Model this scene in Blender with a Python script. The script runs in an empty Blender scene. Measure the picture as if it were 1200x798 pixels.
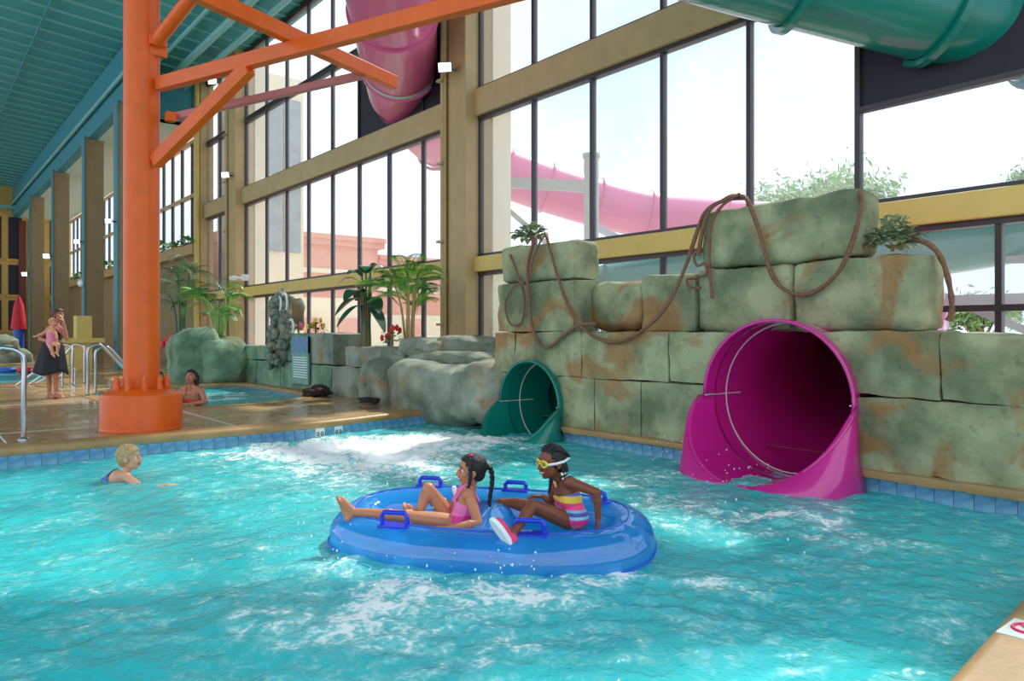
import bpy, bmesh, math, random
import numpy as np
from mathutils import Vector, Matrix, noise, geometry
V = Vector
R = math.radians
rnd = random.Random(7)
scene = bpy.context.scene
col = scene.collection

# ------------------------------------------------------------------ camera
F_PX, HZ, VPX = 870.0, 390.0, -115.0          # focal length in px (1200 wide), horizon row, hall vanishing point
YAW = math.atan2(600 - VPX, F_PX)             # hall axis (+Y) lies this far left of the view
SA, CA = math.sin(YAW), math.cos(YAW)
EYE = 1.43                                     # above the pool's water (z = 0)
cam_d = bpy.data.cameras.new('camera')
cam = bpy.data.objects.new('camera', cam_d)
col.objects.link(cam)
cam.location = (0, 0, EYE)
cam.rotation_euler = (R(90), 0, -YAW)
cam_d.sensor_width = 36
cam_d.lens = F_PX * 36 / 1200
cam_d.shift_y = -(399 - HZ) / 1200
cam_d.clip_end = 400
scene.camera = cam

# ------------------------------------------------------------------ world, sun, exposure
scene.view_settings.view_transform = 'Standard'
scene.view_settings.look = 'None'
scene.view_settings.gamma = 1
scene.view_settings.use_curve_mapping = False
scene.view_settings.exposure = 1.15
w = bpy.data.worlds.new('sky')
scene.world = w
w.use_nodes = True
nt = w.node_tree
nt.nodes.clear()
wo = nt.nodes.new('ShaderNodeOutputWorld')
bg = nt.nodes.new('ShaderNodeBackground')
tc = nt.nodes.new('ShaderNodeTexCoord')
nz = nt.nodes.new('ShaderNodeTexNoise')
nz.inputs['Scale'].default_value = 2.2
nz.inputs['Detail'].default_value = 5
rp = nt.nodes.new('ShaderNodeValToRGB')
rp.color_ramp.elements[0].position = .35
rp.color_ramp.elements[0].color = (.50, .66, .88, 1)
rp.color_ramp.elements[1].position = .62
rp.color_ramp.elements[1].color = (.82, .86, .91, 1)
nt.links.new(tc.outputs['Generated'], nz.inputs['Vector'])
nt.links.new(nz.outputs['Fac'], rp.inputs['Fac'])
nt.links.new(rp.outputs['Color'], bg.inputs['Color'])
bg.inputs['Strength'].default_value = 0.80
nt.links.new(bg.outputs['Background'], wo.inputs['Surface'])
sun_d = bpy.data.lights.new('sun', 'SUN')
sun_d.energy = 2.5
sun_d.angle = R(3)
sun_d.color = (1, .95, .86)
sun = bpy.data.objects.new('sun', sun_d)
col.objects.link(sun)
sun.rotation_euler = V((.80, .26, .92)).to_track_quat('Z', 'Y').to_euler()

# ------------------------------------------------------------------ helpers
def at(px, py, d):
    """point seen at pixel (px, py) of the 1200x798 frame, d metres ahead of the camera"""
    xc = (px - 600) / F_PX * d
    return V((CA * xc + SA * d, -SA * xc + CA * d, EYE - (py - HZ) / F_PX * d))

def on_z(px, py, z):
    return at(px, py, (EYE - z) * F_PX / (py - HZ))

def on_x(px, py, x):
    return at(px, py, x / (SA + CA * (px - 600) / F_PX))

def catmull(pts, n=8):
    pts = [V(p) for p in pts]
    out = []
    for i in range(len(pts) - 1):
        p0 = pts[max(i - 1, 0)]; p1 = pts[i]; p2 = pts[i + 1]; p3 = pts[min(i + 2, len(pts) - 1)]
        for k in range(n):
            t = k / n
            out.append(.5 * ((2 * p1) + (p2 - p0) * t + (2 * p0 - 5 * p1 + 4 * p2 - p3) * t * t + (3 * p1 - p0 - 3 * p2 + p3) * t ** 3))
    out.append(pts[-1])
    return out

class MB:
    """collects shapes, then links them as one mesh object"""
    def __init__(s): s.v = []; s.f = []
    def add(s, vs, fs):
        o = len(s.v); s.v += [tuple(v) for v in vs]; s.f += [tuple(i + o for i in f) for f in fs]; return s
    def box(s, c, size, rot=None):
        c = V(c); h = [a / 2 for a in size]
        vs = []
        for x in (-1, 1):
            for y in (-1, 1):
                for z in (-1, 1):
                    p = V((x * h[0], y * h[1], z * h[2]))
                    vs.append(c + (rot @ p if rot else p))
        return s.add(vs, [(0, 1, 3, 2), (4, 6, 7, 5), (0, 4, 5, 1), (2, 3, 7, 6), (0, 2, 6, 4), (1, 5, 7, 3)])
    def bb(s, x0, x1, y0, y1, z0, z1):
        return s.box(((x0 + x1) / 2, (y0 + y1) / 2, (z0 + z1) / 2), (abs(x1 - x0), abs(y1 - y0), abs(z1 - z0)))
    def bar(s, p0, p1, w_, h_, up=(0, 0, 1)):
        p0 = V(p0); p1 = V(p1); d = (p1 - p0); L = d.length; d.normalize()
        r = d.cross(V(up))
        if r.length < 1e-4: r = d.cross(V((1, 0, 0)))
        r.normalize(); u = r.cross(d)
        m = Matrix((r, d, u)).transposed()
        return s.box((p0 + p1) / 2, (w_, L, h_), m)
    def tube(s, path, r, n=10, cap=True, closed=False):
        path = [V(p) for p in path]; N = len(path); o = len(s.v)
        prev = None
        for i, p in enumerate(path):
            if closed: t = path[(i + 1) % N] - path[i - 1]
            else: t = path[min(i + 1, N - 1)] - path[max(i - 1, 0)]
            t.normalize()
            if prev is None:
                a = V((0, 0, 1)) if abs(t.z) < .9 else V((1, 0, 0))
                u = t.cross(a).normalized()
            else:
                u = (prev - t * prev.dot(t)).normalized()
            prev = u; w2 = t.cross(u)
            rr = r(i / max(N - 1, 1)) if callable(r) else (r[i] if isinstance(r, (list, tuple)) else r)
            for k in range(n):
                a = 2 * math.pi * k / n
                s.v.append(tuple(p + (u * math.cos(a) + w2 * math.sin(a)) * rr))
        m = N if closed else N - 1
        for i in range(m):
            for k in range(n):
                a = o + i * n + k; b = o + i * n + (k + 1) % n
                j = ((i + 1) % N) * n
                s.f.append((a, b, o + j + (k + 1) % n, o + j + k))
        if cap and not closed:
            s.f.append(tuple(o + k for k in reversed(range(n))))
            s.f.append(tuple(o + (N - 1) * n + k for k in range(n)))
        return s
    def cyl(s, p0, p1, r0, r1=None, n=16):
        return s.tube([p0, p1], [r0, r0 if r1 is None else r1], n)
    def sph(s, c, rad, m=None, n=12, k=8):
        c = V(c); rad = (rad,) * 3 if isinstance(rad, (int, float)) else rad; o = len(s.v)
        def put(x, y, z):
            p = V((x * rad[0], y * rad[1], z * rad[2])); s.v.append(tuple(c + (m @ p if m else p)))
        put(0, 0, 1)
        for j in range(1, k):
            a = math.pi * j / k
            for i in range(n):
                b = 2 * math.pi * i / n
                put(math.sin(a) * math.cos(b), math.sin(a) * math.sin(b), math.cos(a))
        put(0, 0, -1)
        for i in range(n): s.f.append((o, o + 1 + i, o + 1 + (i + 1) % n))
        for j in range(k - 2):
            for i in range(n):
                a = o + 1 + j * n
                s.f.append((a + i, a + n + i, a + n + (i + 1) % n, a + (i + 1) % n))
        e = o + 1 + (k - 1) * n; a = o + 1 + (k - 2) * n
        for i in range(n): s.f.append((e, a + (i + 1) % n, a + i))
        return s
    def cap(s, p0, p1, r0, r1=None, n=10):
        r1 = r0 if r1 is None else r1
        p0 = V(p0); p1 = V(p1); d = p1 - p0; L = d.length
        if L < 1e-5: return s.sph(p0, r0, n=n, k=6)
        d.normalize(); path = []; rad = []
        for a in (-80, -50, -20):
            path.append(p0 + d * r0 * math.sin(R(a))); rad.append(r0 * math.cos(R(a)))
        for t in (.33, .66): path.append(p0.lerp(p1, t)); rad.append(r0 + (r1 - r0) * t)
        for a in (20, 50, 80):
            path.append(p1 + d * r1 * math.sin(R(a))); rad.append(r1 * math.cos(R(a)))
        return s.tube(path, rad, n)
    def lathe(s, c, prof, n=24):
        c = V(c); o = len(s.v); N = len(prof)
        for r_, z in prof:
            for k in range(n):
                a = 2 * math.pi * k / n
                s.v.append((c.x + r_ * math.cos(a), c.y + r_ * math.sin(a), c.z + z))
        for i in range(N - 1):
            for k in range(n):
                a = o + i * n
                s.f.append((a + k, a + (k + 1) % n, a + n + (k + 1) % n, a + n + k))
        s.f.append(tuple(o + k for k in reversed(range(n)))); s.f.append(tuple(o + (N - 1) * n + k for k in range(n)))
        return s
    def mesh(s, name):
        me = bpy.data.meshes.new(name); me.from_pydata(s.v, [], s.f); me.update(); return me
    def build(s, name, mat, parent=None, smooth=False, bevel=0):
        return link(name, s.mesh(name), mat, parent, smooth, bevel)

def wmat(o):
    """world translation of a parent (empties carry a location, mesh parts sit at the origin)"""
    t = V(o.location)
    while o.parent:
        t = t + o.matrix_parent_inverse.translation
        o = o.parent; t = t + V(o.location)
    return t

def link(name, me, mat, parent=None, smooth=False, bevel=0):
    o = bpy.data.objects.new(name, me)
    col.objects.link(o)
    if mat is not None and not me.materials: me.materials.append(mat)
    if smooth:
        for p in me.polygons: p.use_smooth = True
        if len(me.polygons) < 20000: me.set_sharp_from_angle(angle=R(48))
    if bevel:
        b = o.modifiers.new('bevel', 'BEVEL'); b.width = bevel; b.segments = 2; b.limit_method = 'ANGLE'
    if parent is not None:
        o.parent = parent
        o.matrix_parent_inverse = Matrix.Translation(-wmat(parent))
    return o

def tag(o, label, cat, group=None):
    o['label'] = label; o['category'] = cat
    if group: o['group'] = group
    return o

def empty(name, loc):
    o = bpy.data.objects.new(name, None); col.objects.link(o); o.location = loc; o.empty_display_size = .1; return o

def thing(name, loc, label, cat, group=None):
    return tag(empty(name, loc), label, cat, group)

def struct(o):
    o['kind'] = 'structure'; return o

def remesh(mb, voxel, smooth=3, cut=None, name='body'):
    """one continuous surface over everything collected in mb"""
    me = mb.mesh('tmp'); o = bpy.data.objects.new('tmp', me); col.objects.link(o)
    m = o.modifiers.new('r', 'REMESH'); m.mode = 'VOXEL'; m.voxel_size = voxel
    if smooth:
        k = o.modifiers.new('s', 'SMOOTH'); k.iterations = smooth; k.factor = .5
    dg = bpy.context.evaluated_depsgraph_get()
    out = bpy.data.meshes.new_from_object(o.evaluated_get(dg)); out.name = name
    bpy.data.objects.remove(o); bpy.data.meshes.remove(me)
    if cut:
        bm = bmesh.new(); bm.from_mesh(out)
        bmesh.ops.delete(bm, geom=[v for v in bm.verts if cut(v.co)], context='VERTS')
        bm.to_mesh(out); bm.free()
    for p in out.polygons: p.use_smooth = True
    return out

def poly_mesh(loops, z):
    """flat polygon with holes at height z; loops[0] is the outline"""
    L = [[V((p[0], p[1], 0)) for p in lp] for lp in loops]
    tris = geometry.tessellate_polygon(L)
    vs = [(p.x, p.y, z) for lp in L for p in lp]
    fs = []
    for t in tris:
        a, b, c = (V(vs[i]) for i in t)
        fs.append(t if (b - a).cross(c - a).z > 0 else (t[0], t[2], t[1]))
    return vs, fs

def inside(x, y, lp):
    r = False; j = len(lp) - 1
    for i in range(len(lp)):
        xi, yi = lp[i][:2]; xj, yj = lp[j][:2]
        if (yi > y) != (yj > y) and x < (xj - xi) * (y - yi) / (yj - yi) + xi: r = not r
        j = i
    return r

# ------------------------------------------------------------------ materials
def lin(c):
    return tuple(((x / 255) / 12.92 if x <= 10 else (((x / 255) + .055) / 1.055) ** 2.4) for x in c) + (1,)

def mat(name, rgb, rough=.5, spec=.5, metal=0, var=0, vscale=3, bump=0, bscale=20, coat=0, rgb2=None, emit=0, sss=0, trans=0):
    m = bpy.data.materials.new(name); m.use_nodes = True; n = m.node_tree; b = n.nodes['Principled BSDF']
    b.inputs['Base Color'].default_value = lin(rgb); b.inputs['Roughness'].default_value = rough
    b.inputs['Specular IOR Level'].default_value = spec; b.inputs['Metallic'].default_value = metal
    b.inputs['Coat Weight'].default_value = coat; b.inputs['Coat Roughness'].default_value = .08
    if emit:
        b.inputs['Emission Color'].default_value = lin(rgb); b.inputs['Emission Strength'].default_value = emit
    if sss:
        b.inputs['Subsurface Weight'].default_value = sss; b.inputs['Subsurface Radius'].default_value = (.012, .005, .003)
        b.inputs['Subsurface Scale'].default_value = .6
    t = n.nodes.new('ShaderNodeTexCoord')
    if var or rgb2:
        z = n.nodes.new('ShaderNodeTexNoise'); z.inputs['Scale'].default_value = vscale; z.inputs['Detail'].default_value = 6
        n.links.new(t.outputs['Object'], z.inputs['Vector'])
        c = n.nodes.new('ShaderNodeValToRGB'); n.links.new(z.outputs['Fac'], c.inputs['Fac'])
        c.color_ramp.elements[0].position = .35; c.color_ramp.elements[1].position = .65
        a = lin(rgb); e = lin(rgb2) if rgb2 else tuple(min(1, x * (1 + var)) for x in a[:3]) + (1,)
        c.color_ramp.elements[0].color = a if rgb2 else tuple(x * (1 - var) for x in a[:3]) + (1,)
        c.color_ramp.elements[1].color = e
        n.links.new(c.outputs['Color'], b.inputs['Base Color'])
    if bump:
        z = n.nodes.new('ShaderNodeTexNoise'); z.inputs['Scale'].default_value = bscale; z.inputs['Detail'].default_value = 5
        n.links.new(t.outputs['Object'], z.inputs['Vector'])
        p = n.nodes.new('ShaderNodeBump'); p.inputs['Strength'].default_value = bump; p.inputs['Distance'].default_value = .02
        n.links.new(z.outputs['Fac'], p.inputs['Height']); n.links.new(p.outputs['Normal'], b.inputs['Normal'])
    return m

def thin(name, tint, gloss=.04, rough=.02, diffuse=None, dfac=0):
    """thin clear sheet: straight-through light tinted, a faint mirror on top, optional milky body"""
    m = bpy.data.materials.new(name); m.use_nodes = True; n = m.node_tree; n.nodes.clear()
    o = n.nodes.new('ShaderNodeOutputMaterial'); t = n.nodes.new('ShaderNodeBsdfTransparent')
    t.inputs['Color'].default_value = lin(tint)
    cur = t.outputs[0]
    if diffuse:
        d = n.nodes.new('ShaderNodeBsdfDiffuse'); d.inputs['Color'].default_value = lin(diffuse)
        tr = n.nodes.new('ShaderNodeBsdfTranslucent'); tr.inputs['Color'].default_value = lin(diffuse)
        x = n.nodes.new('ShaderNodeMixShader'); x.inputs[0].default_value = .5
        n.links.new(d.outputs[0], x.inputs[1]); n.links.new(tr.outputs[0], x.inputs[2])
        y = n.nodes.new('ShaderNodeMixShader'); y.inputs[0].default_value = dfac
        n.links.new(cur, y.inputs[1]); n.links.new(x.outputs[0], y.inputs[2]); cur = y.outputs[0]
    g = n.nodes.new('ShaderNodeBsdfGlossy'); g.inputs['Roughness'].default_value = rough
    lw = n.nodes.new('ShaderNodeLayerWeight'); lw.inputs['Blend'].default_value = .5
    pw = n.nodes.new('ShaderNodeMath'); pw.operation = 'POWER'; pw.inputs[1].default_value = 4; n.links.new(lw.outputs['Facing'], pw.inputs[0])
    ml = n.nodes.new('ShaderNodeMath'); ml.operation = 'MULTIPLY_ADD'; ml.inputs[1].default_value = gloss * 8; ml.inputs[2].default_value = gloss; n.links.new(pw.outputs[0], ml.inputs[0])
    x = n.nodes.new('ShaderNodeMixShader'); n.links.new(ml.outputs[0], x.inputs[0])
    n.links.new(cur, x.inputs[1]); n.links.new(g.outputs[0], x.inputs[2]); n.links.new(x.outputs[0], o.inputs['Surface'])
    return m

def rock_mat(name, base, dark, stain, stain_at=.535, sc=1.0):
    m = bpy.data.materials.new(name); m.use_nodes = True; n = m.node_tree; b = n.nodes['Principled BSDF']
    b.inputs['Roughness'].default_value = .85; b.inputs['Specular IOR Level'].default_value = .25
    t = n.nodes.new('ShaderNodeTexCoord')
    def nz(scale, detail=6, dist=0):
        z = n.nodes.new('ShaderNodeTexNoise'); z.inputs['Scale'].default_value = scale * sc; z.inputs['Detail'].default_value = detail
        z.inputs['Distortion'].default_value = dist; n.links.new(t.outputs['Object'], z.inputs['Vector']); return z
    def ramp(src, p0, c0, p1, c1):
        c = n.nodes.new('ShaderNodeValToRGB'); n.links.new(src, c.inputs['Fac'])
        c.color_ramp.elements[0].position = p0; c.color_ramp.elements[0].color = c0
        c.color_ramp.elements[1].position = p1; c.color_ramp.elements[1].color = c1; return c
    k = (0, 0, 0, 1); wht = (1, 1, 1, 1)
    c1 = ramp(nz(2.0, 9).outputs['Fac'], .36, lin(dark), .62, lin(base))
    st = ramp(nz(1.15, 4, 1.2).outputs['Fac'], stain_at, k, stain_at + .09, wht)
    mx = n.nodes.new('ShaderNodeMix'); mx.data_type = 'RGBA'
    sm = n.nodes.new('ShaderNodeMath'); sm.operation = 'MULTIPLY'; sm.inputs[1].default_value = .75
    n.links.new(st.outputs['Color'], sm.inputs[0]); n.links.new(sm.outputs[0], mx.inputs[0])
    n.links.new(c1.outputs['Color'], mx.inputs[6]); mx.inputs[7].default_value = lin(stain)
    sp = ramp(nz(13, 4).outputs['Fac'], .30, (.35, .35, .3, 1), .40, wht)          # dark pock marks
    mu = n.nodes.new('ShaderNodeMix'); mu.data_type = 'RGBA'; mu.blend_type = 'MULTIPLY'; mu.inputs[0].default_value = .35
    n.links.new(mx.outputs[2], mu.inputs[6]); n.links.new(sp.outputs['Color'], mu.inputs[7])
    n.links.new(mu.outputs[2], b.inputs['Base Color'])
    p = n.nodes.new('ShaderNodeBump'); p.inputs['Strength'].default_value = .7; p.inputs['Distance'].default_value = .03
    n.links.new(nz(11, 8).outputs['Fac'], p.inputs['Height']); n.links.new(p.outputs['Normal'], b.inputs['Normal'])
    return m

M = dict(
    tan=mat('tan_paint', (190, 160, 110), .5, var=.06), yellow=mat('yellow_and_lit_tan_paint', (222, 190, 105), .5, var=.05),
    frame=mat('dark_bronze_frame', (58, 48, 52), .4), black=mat('black_panel', (34, 24, 36), .6, var=.2),
    glass=thin('window_glass', (250, 252, 253), .012, .02, (245, 248, 252), .07), teal=mat('teal_ceiling_paint', (62, 148, 146), .55, var=.05, vscale=.4),
    tealpipe=mat('pale_teal_pipe_paint', (120, 176, 170), .45), fascia=mat('blue_teal_beam_paint', (50, 130, 140), .55),
    soffit=mat('pale_soffit_paint', (190, 205, 190), .6),
    orange=mat('orange_steel_paint', (230, 94, 14), .42, .35, coat=.12, var=.05, vscale=5),
    deck=None, tile=None, chrome=mat('brushed_steel_rail', (205, 205, 212), .16, metal=1),
    rock=rock_mat('green_grey_faux_rock', (172, 172, 134), (112, 120, 90), (160, 112, 66)),
    rock2=rock_mat('grey_boulder_rock', (158, 164, 146), (106, 116, 100), (160, 128, 90), .58, .8),
    rock3=rock_mat('pale_green_planter_rock', (140, 166, 138), (92, 122, 98), (150, 130, 90), .6),
    pink=mat('magenta_fibreglass', (212, 34, 140), .22, coat=.6), pinko=mat('hazed_magenta_fibreglass', (220, 100, 146), .3, coat=.4, var=.05, vscale=1),  # second one is the slide's pink paled, window haze put into the colour
    green=mat('green_fibreglass', (10, 122, 106), .24, .4, coat=.35), seam=mat('pale_joint_sealant', (205, 205, 200), .5),
    vine=mat('brown_rope_vine', (128, 88, 66), .8, var=.2, vscale=30, bump=.5, bscale=60),
    leaf=mat('mid_green_leaf', (66, 128, 50), .45, var=.3, vscale=5), leafd=mat('deep_green_leaf', (30, 92, 58), .35, var=.25, vscale=5),
    leafp=mat('pale_dusty_leaf', (146, 158, 118), .6, var=.25, vscale=20), leafy=mat('fresh_lime_leaf', (120, 180, 64), .45, var=.25, vscale=6),
    trunk=mat('brown_plant_stem', (140, 104, 66), .8, var=.2, vscale=20), cane=mat('tan_cane_stem', (176, 150, 92), .6, var=.15, vscale=15),
    red=mat('red_petal', (214, 40, 44), .5), pinkfl=mat('pink_petal', (230, 110, 130), .5), yellowfl=mat('yellow_petal', (236, 200, 60), .5),
    salmon=mat('salmon_stucco', (226, 156, 128), .85, var=.04), cream=mat('cream_stucco', (238, 222, 190), .85, var=.03),
    greyglass=mat('grey_tinted_glazing', (150, 158, 160), .15, var=.1), steel=mat('galvanised_grey_steel', (168, 172, 172), .45, var=.05),
    white=mat('white_plastic', (236, 236, 236), .4), ground=mat('pale_outdoor_paving', (196, 192, 180), .9, var=.05),
    lamp=mat('lit_lamp_lens', (250, 246, 255), .3, emit=2.0), lampbody=mat('grey_lamp_housing', (120, 116, 110), .4),
    dark=mat('dark_void_lining', (20, 18, 22), .8), umbrella=mat('red_parasol_cloth', (206, 34, 46), .7), blue=mat('blue_plastic', (40, 90, 180), .4),
    browntan=mat('brown_tan_paint', (152, 128, 92), .6, var=.06), ochre=mat('ochre_paint', (196, 158, 80), .6, var=.05),
    bark=mat('grey_bark', (110, 96, 80), .9, var=.2, vscale=8),
)
def deck_mat():
    m = mat('wet_tan_concrete', (176, 142, 96), .3, .5, var=.14, vscale=1.3, bump=.06, bscale=60)
    n = m.node_tree; b = n.nodes['Principled BSDF']; t = n.nodes['Texture Coordinate']
    z = n.nodes.new('ShaderNodeTexNoise'); z.inputs['Scale'].default_value = 1.7; z.inputs['Detail'].default_value = 4
    n.links.new(t.outputs['Object'], z.inputs['Vector'])
    r = n.nodes.new('ShaderNodeMapRange'); r.inputs[1].default_value = .4; r.inputs[2].default_value = .62
    r.inputs[3].default_value = .06; r.inputs[4].default_value = .42
    n.links.new(z.outputs['Fac'], r.inputs[0]); n.links.new(r.outputs[0], b.inputs['Roughness'])
    return m
M['deck'] = deck_mat()
M['coping'] = mat('brown_coping_stone', (168, 132, 84), .45, var=.12, vscale=4, bump=.1, bscale=40)
M['tile'] = mat('blue_glazed_tile', (84, 138, 178), .2, rgb2=(130, 176, 204), vscale=9)
M['tilewhite'] = mat('white_glazed_tile', (226, 232, 230), .2)
M['grout'] = mat('pale_grout', (206, 220, 220), .8)
M['basin'] = mat('aqua_pool_plaster', (120, 216, 220), .7, var=.05, vscale=.8)
M['ink'] = mat('black_marking', (30, 30, 34), .5)
M['redink'] = mat('red_marking', (220, 30, 90), .5)
# ================================================================== SETTING
DECK = .20
def arc_corner(pts, r=.5, n=5):
    """round the corners of a closed outline"""
    out = []
    N = len(pts)
    for i in range(N):
        p = V(pts[i][:2]).to_3d(); a = V(pts[i - 1][:2]).to_3d(); b = V(pts[(i + 1) % N][:2]).to_3d()
        k = min(r, (a - p).length * .45, (b - p).length * .45)
        q0 = p + (a - p).normalized() * k; q1 = p + (b - p).normalized() * k
        for j in range(n + 1):
            t = j / n
            q = q0.lerp(p, t).lerp(p.lerp(q1, t), t); out.append((q.x, q.y))
    return out

FAR_EDGE = catmull([(3, 9.5, 0), (4.4, 9.57, 0), (5.5, 9.8, 0), (6.2, 9.95, 0), (6.72, 9.86, 0), (6.95, 9.45, 0), (6.98, 8.7, 0)], 5)
POOL1 = [(-6, .22), (7.3, 1.42), (7.3, 8.7)] + [(p.x, p.y) for p in reversed(FAR_EDGE)] + [(.25, 9.5), (.05, 9.7), (0, 11.2), (-6, 11.2)]
POOL2 = arc_corner([(2.95, 12.95), (4.6, 12.7), (5.6, 13.1), (6.25, 14.0), (6.45, 15), (6.45, 18.2), (3.4, 18.4), (2.9, 17.4)], .5)
POOL3 = arc_corner([(-7, 21.6), (2.6, 21.6), (3.3, 22.6), (3.3, 33), (-7, 33)], .6)
OUT = [(-9, -2.5), (9.0, -2.5), (9.0, 60), (-9, 60)]
vs, fs = poly_mesh([OUT, POOL1, POOL2, POOL3, [(7.35, 3), (8.95, 3), (8.95, 5.6), (7.35, 5.3)], [(7.35, 7), (8.95, 7), (8.95, 10.4), (7.9, 10.4), (7.45, 8.6)]], DECK)   # slots where the slides pass
floor = struct(MB().add(vs, fs).build('floor', M['deck']))

def coping(lp, closed, wdt=.30, name='coping', nose=.03, skip=None):
    """rounded stone lip along a pool outline (lp runs anticlockwise, pool on its left)"""
    prof = [(-nose, -.075), (-nose - .008, -.04), (-nose, -.005), (-nose + .02, .012), (.02, .016), (wdt, .014), (wdt, -.0)]
    mb = MB(); N = len(lp); rows = []
    for i in range(N):
        a = V(lp[i - 1] if closed or i else lp[i]).to_2d(); b = V(lp[(i + 1) % N] if closed or i < N - 1 else lp[i]).to_2d()
        t = (b - a).normalized(); nrm = V((t.y, -t.x))                      # points out of the pool
        rows.append([(lp[i][0] + nrm.x * o, lp[i][1] + nrm.y * o, DECK + z) for o, z in prof])
    k = len(prof)
    mb.v = [p for r_ in rows for p in r_]
    for i in range(N if closed else N - 1):
        j = (i + 1) % N
        for q in range(k - 1): mb.f.append((i * k + q, i * k + q + 1, j * k + q + 1, j * k + q))
    return mb.build(name, M['coping'], floor, smooth=True)
edge1 = list(reversed([p for p in POOL1 if True]))
i0 = POOL1.index((7.3, 8.7))
coping(POOL1[i0 + 1:i0 + 1 + len(FAR_EDGE) + 4], False)
coping([(-6, .22), (7.1, 1.40)], False)
coping(POOL2, True, .22); coping(POOL3, True, .22)
# saw-cut joints in the slab
for p0, p1 in (((-3, 10.95), (3.1, 10.95)), ((3.4, 9.9), (3.4, 12.4)), ((.9, 10.0), (.9, 13.0)), ((-2, 15.2), (2.6, 15.2)), ((0.4, 19.6), (6, 19.6))):
    MB().bar((*p0, DECK + .001), (*p1, DECK + .001), .018, .006).build('slab_joint', M['grout'], floor)

# pool shells: walls and floor under the water
def basin(lp, depth, name):
    mb = MB(); N = len(lp)
    mb.v = [(x, y, DECK - .02) for x, y in lp] + [(x, y, -depth) for x, y in lp]
    for i in range(N):
        j = (i + 1) % N
        if not (lp[i][0] == 7.3 and lp[j][0] == 7.3): mb.f.append((i, N + i, N + j, j))
    v2, f2 = poly_mesh([lp], -depth); mb.add(v2, f2)
    return struct(mb.build(name, M['basin']))
pool_basin = basin(POOL1, 1.0, 'floor_pool_basin')
basin(POOL2, .8, 'floor_warm_pool_basin'); basin(POOL3, .9, 'floor_far_pool_basin')

# waterline tiles, each one proud of its grout strip
tile_me = MB().box((0, 0, 0), (.146, .016, .146)).mesh('tile'); tile_me.materials.append(M['tile'])
tilew_me = MB().box((0, 0, 0), (.146, .016, .146)).mesh('tile'); tilew_me.materials.append(M['tilewhite'])
def tiles(path, z, parent, white=(), step=.152):
    """path with the pool on its left"""
    pts = [V((p[0], p[1], 0)) for p in path]
    mb = MB(); off = .012
    for a, b in zip(pts, pts[1:]):
        mb.bar((a.x, a.y, z), (b.x, b.y, z), .012, .165)
    mb.build('grout_strip', M['grout'], parent)
    acc = 0; nxt = step / 2; k = 0
    for a, b in zip(pts, pts[1:]):
        L = (b - a).length; t = (b - a) / L
        while nxt < acc + L:
            p = a + t * (nxt - acc); nl = V((-t.y, t.x, 0))
            o = bpy.data.objects.new('tile', tilew_me if k in white else tile_me); col.objects.link(o)
            o.parent = parent
            o.location = (p.x + nl.x * off, p.y + nl.y * off, z); o.rotation_euler = (0, 0, math.atan2(t.y, t.x))
            if k in white:
                for dx in (-.03, .035):
                    q = p + nl * (off + .0095) + t * dx
                    ring = [q + t * (.016 * math.cos(a_)) + V((0, 0, z - .005 + .026 * math.sin(a_))) for a_ in [i * math.pi / 6 for i in range(12)]]
                    MB().tube(ring, .006, 5, closed=True).build('depth_mark', M['ink'], parent)
            nxt += step; k += 1
        acc += L
far_path = [(p.x, p.y) for p in FAR_EDGE][::-1] + [(.3, 9.5)]
tiles(far_path, .048, pool_basin, white=(21, 23))
tiles(far_path, -.105, pool_basin)
tiles([(.0, 9.75), (0, 11.1)], .048, pool_basin)
for ya, yb in ((1.06, 3.18), (4.86, 7.08)):
    tiles([(6.75, ya), (6.75, yb)], .048, pool_basin); tiles([(6.75, ya), (6.75, yb)], -.105, pool_basin)
tiles(POOL2[6:44], .06, pool_basin)

# ---------------------------------------------------------------- water
_perm = np.random.RandomState(3).permutation(512).astype(np.int64)
def vnoise(x, y):
    xi = np.floor(x).astype(np.int64); yi = np.floor(y).astype(np.int64)
    fx = x - xi; fy = y - yi; u = fx * fx * fx * (fx * (fx * 6 - 15) + 10); v_ = fy * fy * fy * (fy * (fy * 6 - 15) + 10)
    def g(ix, iy, dx, dy):
        a = _perm[(_perm[ix & 511] + iy) & 511] * (2 * np.pi / 512); return np.cos(a) * dx + np.sin(a) * dy
    n00 = g(xi, yi, fx, fy); n10 = g(xi + 1, yi, fx - 1, fy); n01 = g(xi, yi + 1, fx, fy - 1); n11 = g(xi + 1, yi + 1, fx - 1, fy - 1)
    return (n00 * (1 - u) + n10 * u) * (1 - v_) + (n01 * (1 - u) + n11 * u) * v_

TUBE_C = at(600 - .155 / 5.0 * F_PX, 560, 5.0)
FOAM_GLARE = []          # (x, y, radius, weight): where jets, slides and the tube churn the water, and window glare painted in as foam
def foam_glare_px(px, py, r_, wgt):
    p = on_z(px, py, 0); FOAM_GLARE.append((p.x, p.y, r_, wgt))
for a in ((430, 525, 1.1, 1.0), (520, 515, 1.0, .8), (350, 530, .9, .75), (480, 545, .8, 1.0), (390, 560, .6, .5), (300, 530, .6, .3),  # far patch: foam thickened to whiten in the window and sun glare
          (720, 560, .5, .55), (820, 545, .35, .9), (860, 555, .3, .9), (900, 568, .3, .5), (780, 590, .5, .6), (850, 610, .5, .5), (950, 610, .45, .6),
          (1000, 640, .3, .35), (460, 690, .35, .6), (410, 660, .2, .7), (520, 710, .4, .45), (600, 690, .35, .4), (430, 740, .4, .35), (380, 715, .5, .3), (560, 760, .4, .3),
          (680, 690, .35, .4), (330, 680, .5, .2), (780, 680, .5, .25), (150, 690, .35, .18), (80, 735, .3, .15), (900, 700, .5, .15), (640, 525, .5, .3), (570, 515, .5, .6)):
    foam_glare_px(*a)

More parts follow.
